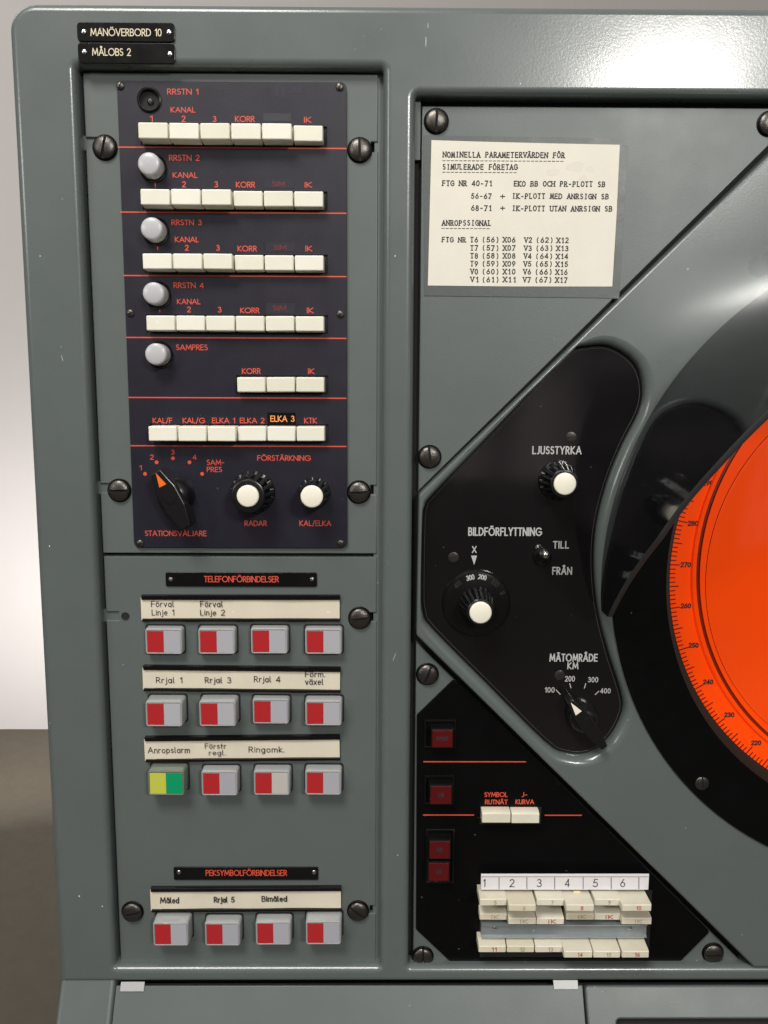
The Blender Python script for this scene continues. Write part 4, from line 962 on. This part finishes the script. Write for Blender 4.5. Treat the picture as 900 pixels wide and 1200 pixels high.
ph = rect(sl[0], SB + .06, sr[0] + .12, sl[1])
putq('desk_panel', [rounded(rp_, [0, 0, 0, 3 * MM]), rounded(ph, 2.5 * MM)], -.006, .0008, 'plate2', bev=1.2 * MM, label='right desk panel with a recess cut in it')
putq('desk_recess', [[(sl[0] - .004, SB + .05), (sr[0] + .13, SB + .05), (sr[0] + .13, sl[1] + .004), (sl[0] - .004, sl[1] + .004)]], -.0073, -.0062, 'cavity')
for x0, y0, x1, y1 in ((140.5, 1150.5, 169.5, 1162), (649, 1148.5, 677, 1159.5)):
    a = Q(x0, y1, .001); b = Q(x1, y0, .001); putq('hinge_tab', [[a, (b[0], a[1]), b, (a[0], b[1])]], 0.0001, .0011, 'tab', bev=.3 * MM, label='pale grey tab at the top edge of the desk')
# desk body down to the floor
bz = org + dn * .20
cb = []
yb0 = -.46
sidep = [(yb0, ZB - .002), (org.y + .03, ZB - .002)]
bodyv = []
foot = bz.y
secy = [(-org.y - .050, ZB - .03), (-bz.y - .050, bz.z + .004), (-bz.y - .050, bz.z - .0), (-bz.y - .012, bz.z - .006), (-bz.y - .012, .10), (-bz.y - .05, .10), (-bz.y - .05, .0), (-.48, .0), (-.48, ZB - .012)]
for X in (XL + 1.5 * MM, XR - 1.5 * MM):
    for yy, z in secy: bodyv.append((X, -yy if False else (-yy), z))
nn = len(secy)
bodyv = [(x, (-yy_h), z) for X in (XL + 1.5 * MM, XR - 1.5 * MM) for (x, yy_h, z) in [(X, q2[0], q2[1]) for q2 in secy]]
bf = [(i, (i + 1) % nn, nn + (i + 1) % nn, nn + i) for i in range(nn)] + [tuple(range(nn))[::-1], tuple(range(nn, 2 * nn))]
bme = mesh('desk_body', bodyv, bf, 'frame', 0)
o = bpy.data.objects.new('desk_body', bme); COL.objects.link(o); o.parent = root

# ------------------------------------------------------------------ the typed note, taped on the triangular plate
note = bpy.data.objects.new('typed_note', None); COL.objects.link(note)
note['label'] = 'cream typed sheet headed NOMINELLA PARAMETERVÄRDEN FÖR taped to the triangular grey plate'; note['category'] = 'note'
nc = P(613, 250, .5 * MM); note.location = (nc[0], -.0002, nc[1]); note.rotation_euler = (R(90), 0, 0)
def nsub(name, pts, h0, t, m):
    w_ = PP(pts, h0); loc = [(x - nc[0], z - nc[1]) for x, z in w_]; vs, fs = slab([orient(loc)], t, 0)
    return sub(name, mesh(name, vs, fs, m, 0), 0, 0, h0 - .0002, note)
nsub('tape_film', [(496.5, 158.5), (724, 162), (726.5, 168.5), (736, 171), (735, 190), (725.5, 350), (700, 349), (497, 346.5)], .3 * MM, .1 * MM, 'film')
sheet = nsub('paper', [(505.6, 164.3), (560, 166), (640, 168), (726.2, 169.8), (722.5, 250), (717.4, 335.8), (600, 335.7), (501.4, 334.6)], .42 * MM, .2 * MM, 'paper')
HT = .62 * MM
def ntext(s, x0, x1, y0, y1, serif=True):
    a = P(x0, (y0 + y1) / 2, HT); b = P(x1, (y0 + y1) / 2, HT); c = P((x0 + x1) / 2, y0, HT); d = P((x0 + x1) / 2, y1, HT)
    vs, fs = text_me(s, b[0] - a[0], c[1] - d[1], .17, True, serif, jit=.03)
    sub('lettering', mesh('lettering', vs, fs, 'ink', 0), (a[0] + b[0]) / 2 - nc[0], (c[1] + d[1]) / 2 - nc[1], HT + .0001 - .00062 + .0, sheet)
def under(x0, x1, y, n):
    vs, fs = [], []
    a = P(x0, y, HT); b = P(x1, y, HT); st = (b[0] - a[0]) / n
    for i in range(n): ribbon([(i * st, 0), (i * st + st * .62, 0)], .32 * MM, vs, fs)
    sub('underline', mesh('underline', vs, fs, 'ink', 0), a[0] - nc[0], a[1] - nc[1], HT + .0001 - .00062, sheet)
sheet.location.z = sheet.location.z
# lettering is laid relative to the sheet's own origin, whose height is 0.42 mm - 0.2 mm
def fix(z): return z
NT = [('NOMINELLA PARAMETERVÄRDEN FÖR', 518.7, 661.8, 178, 185), ('SIMULERADE FÖRETAG', 518.7, 607, 192.2, 199), ('FTG NR 40-71', 518.2, 576, 211.3, 218.2), ('EKO BB OCH PR-PLOTT SB', 602, 709.3, 212.2, 218.9),
      ('56-67', 552, 576, 226.4, 233), ('+', 586, 592, 226.6, 233), ('IK-PLOTT MED ANRSIGN SB', 601.5, 713.4, 226.6, 233.3), ('68-71', 552, 575.4, 240.3, 247.2), ('+', 586, 592, 240.6, 247), ('IK-PLOTT UTAN ANRSIGN SB', 601.5, 717.5, 241, 247.8),
      ('ANROPSSIGNAL', 517.7, 575.4, 257.8, 264.6), ('FTG NR', 517.7, 545.8, 277.7, 284.1)]
tab_ = [('T6', '56', '06', 'V2', '62', '12'), ('T7', '57', '07', 'V3', '63', '13'), ('T8', '58', '08', 'V4', '64', '14'), ('T9', '59', '09', 'V5', '65', '15'), ('V0', '60', '10', 'V6', '66', '16'), ('V1', '61', '11', 'V7', '67', '17')]
for i, (t1_, n1_, x1_, t2_, n2_, x2_) in enumerate(tab_):
    y = (277.6, 287.2, 296.5, 305.7, 314.9, 324.2)[i]; y2 = y + 6.6; sh = -.25 * i * 0
    NT += [(t1_, 551, 560.2, y, y2), ('(' + n1_ + ')', 565.7, 584, y, y2), ('X' + x1_, 589.2, 604, y, y2), (t2_, 614.2 - i * .3, 623.5 - i * .3, y + .3, y2 + .3), ('(' + n2_ + ')', 629 - i * .3, 647.5 - i * .3, y + .3, y2 + .3), ('X' + x2_, 652 - i * .3, 666.4 - i * .3, y + .6, y2 + .6)]
for t_ in NT: ntext(*t_)
for o in sheet.children: o.location.z = (HT + .0001) - sheet.location.z - .0002
under(518.7, 661.8, 188.2, 29); under(518.7, 607, 201.8, 18); under(517.7, 575.4, 267.6, 12)
for o in sheet.children: o.location.z = (HT + .00012) - sheet.location.z - .0002

# ------------------------------------------------------------------ wear: nicks on the frame, a stain on the note
def nick(px, py, w, hgt, m='chip', h=HF, roll=0):
    X, Z = P(px, py, h); n = 7
    pts = [(w * .26 * MM * (1 + random.uniform(-.3, .3)) * math.cos(2 * math.pi * i / n), hgt * .26 * MM * (1 + random.uniform(-.3, .3)) * math.sin(2 * math.pi * i / n)) for i in range(n)]
    return on(frame, X, Z, h + .00006, 'paint_chip', mesh('paint_chip', [(x, y, 0) for x, y in pts], [tuple(range(n))], m, 0), roll)
for q_ in ((47, 300, 1.6, 1.2), (58, 640, 1.4, 2), (120, 1062, 1.6, 1.6), (466, 1002, 1.5, 1.2), (93, 1050, 2, 2.4), (700, 40, 1.6, 1.2), (610, 98, 1.3, 1.6), (463, 300, 1.2, 1.4)): nick(*q_)
nick(499, 49, 1.0, 14, 'tab'); nick(501.5, 30, .9, 5, 'tab'); nick(73, 420, .8, 9, 'tab', roll=12); nick(462, 770, .7, 11, 'tab', roll=-20)
for i in range(7):
    x_, y_ = 655 + random.uniform(-14, 40), 205 + random.uniform(-12, 26)
    w_ = random.uniform(5, 13); ring_ = [(x_ + w_ * random.uniform(.6, 1.1) * math.cos(k_ * .7), y_ + w_ * .6 * random.uniform(.6, 1.1) * math.sin(k_ * .7)) for k_ in range(9)]
    hz_ = (.64 + .003 * i) * MM; wv_ = PP(ring_, hz_); o = mesh('stain', [(x - nc[0], z - nc[1], 0) for x, z in wv_], [tuple(range(9))[::-1]], 'stain', 0)
    sub('stain', o, 0, 0, hz_ - .0002 - sheet.location.z, sheet)
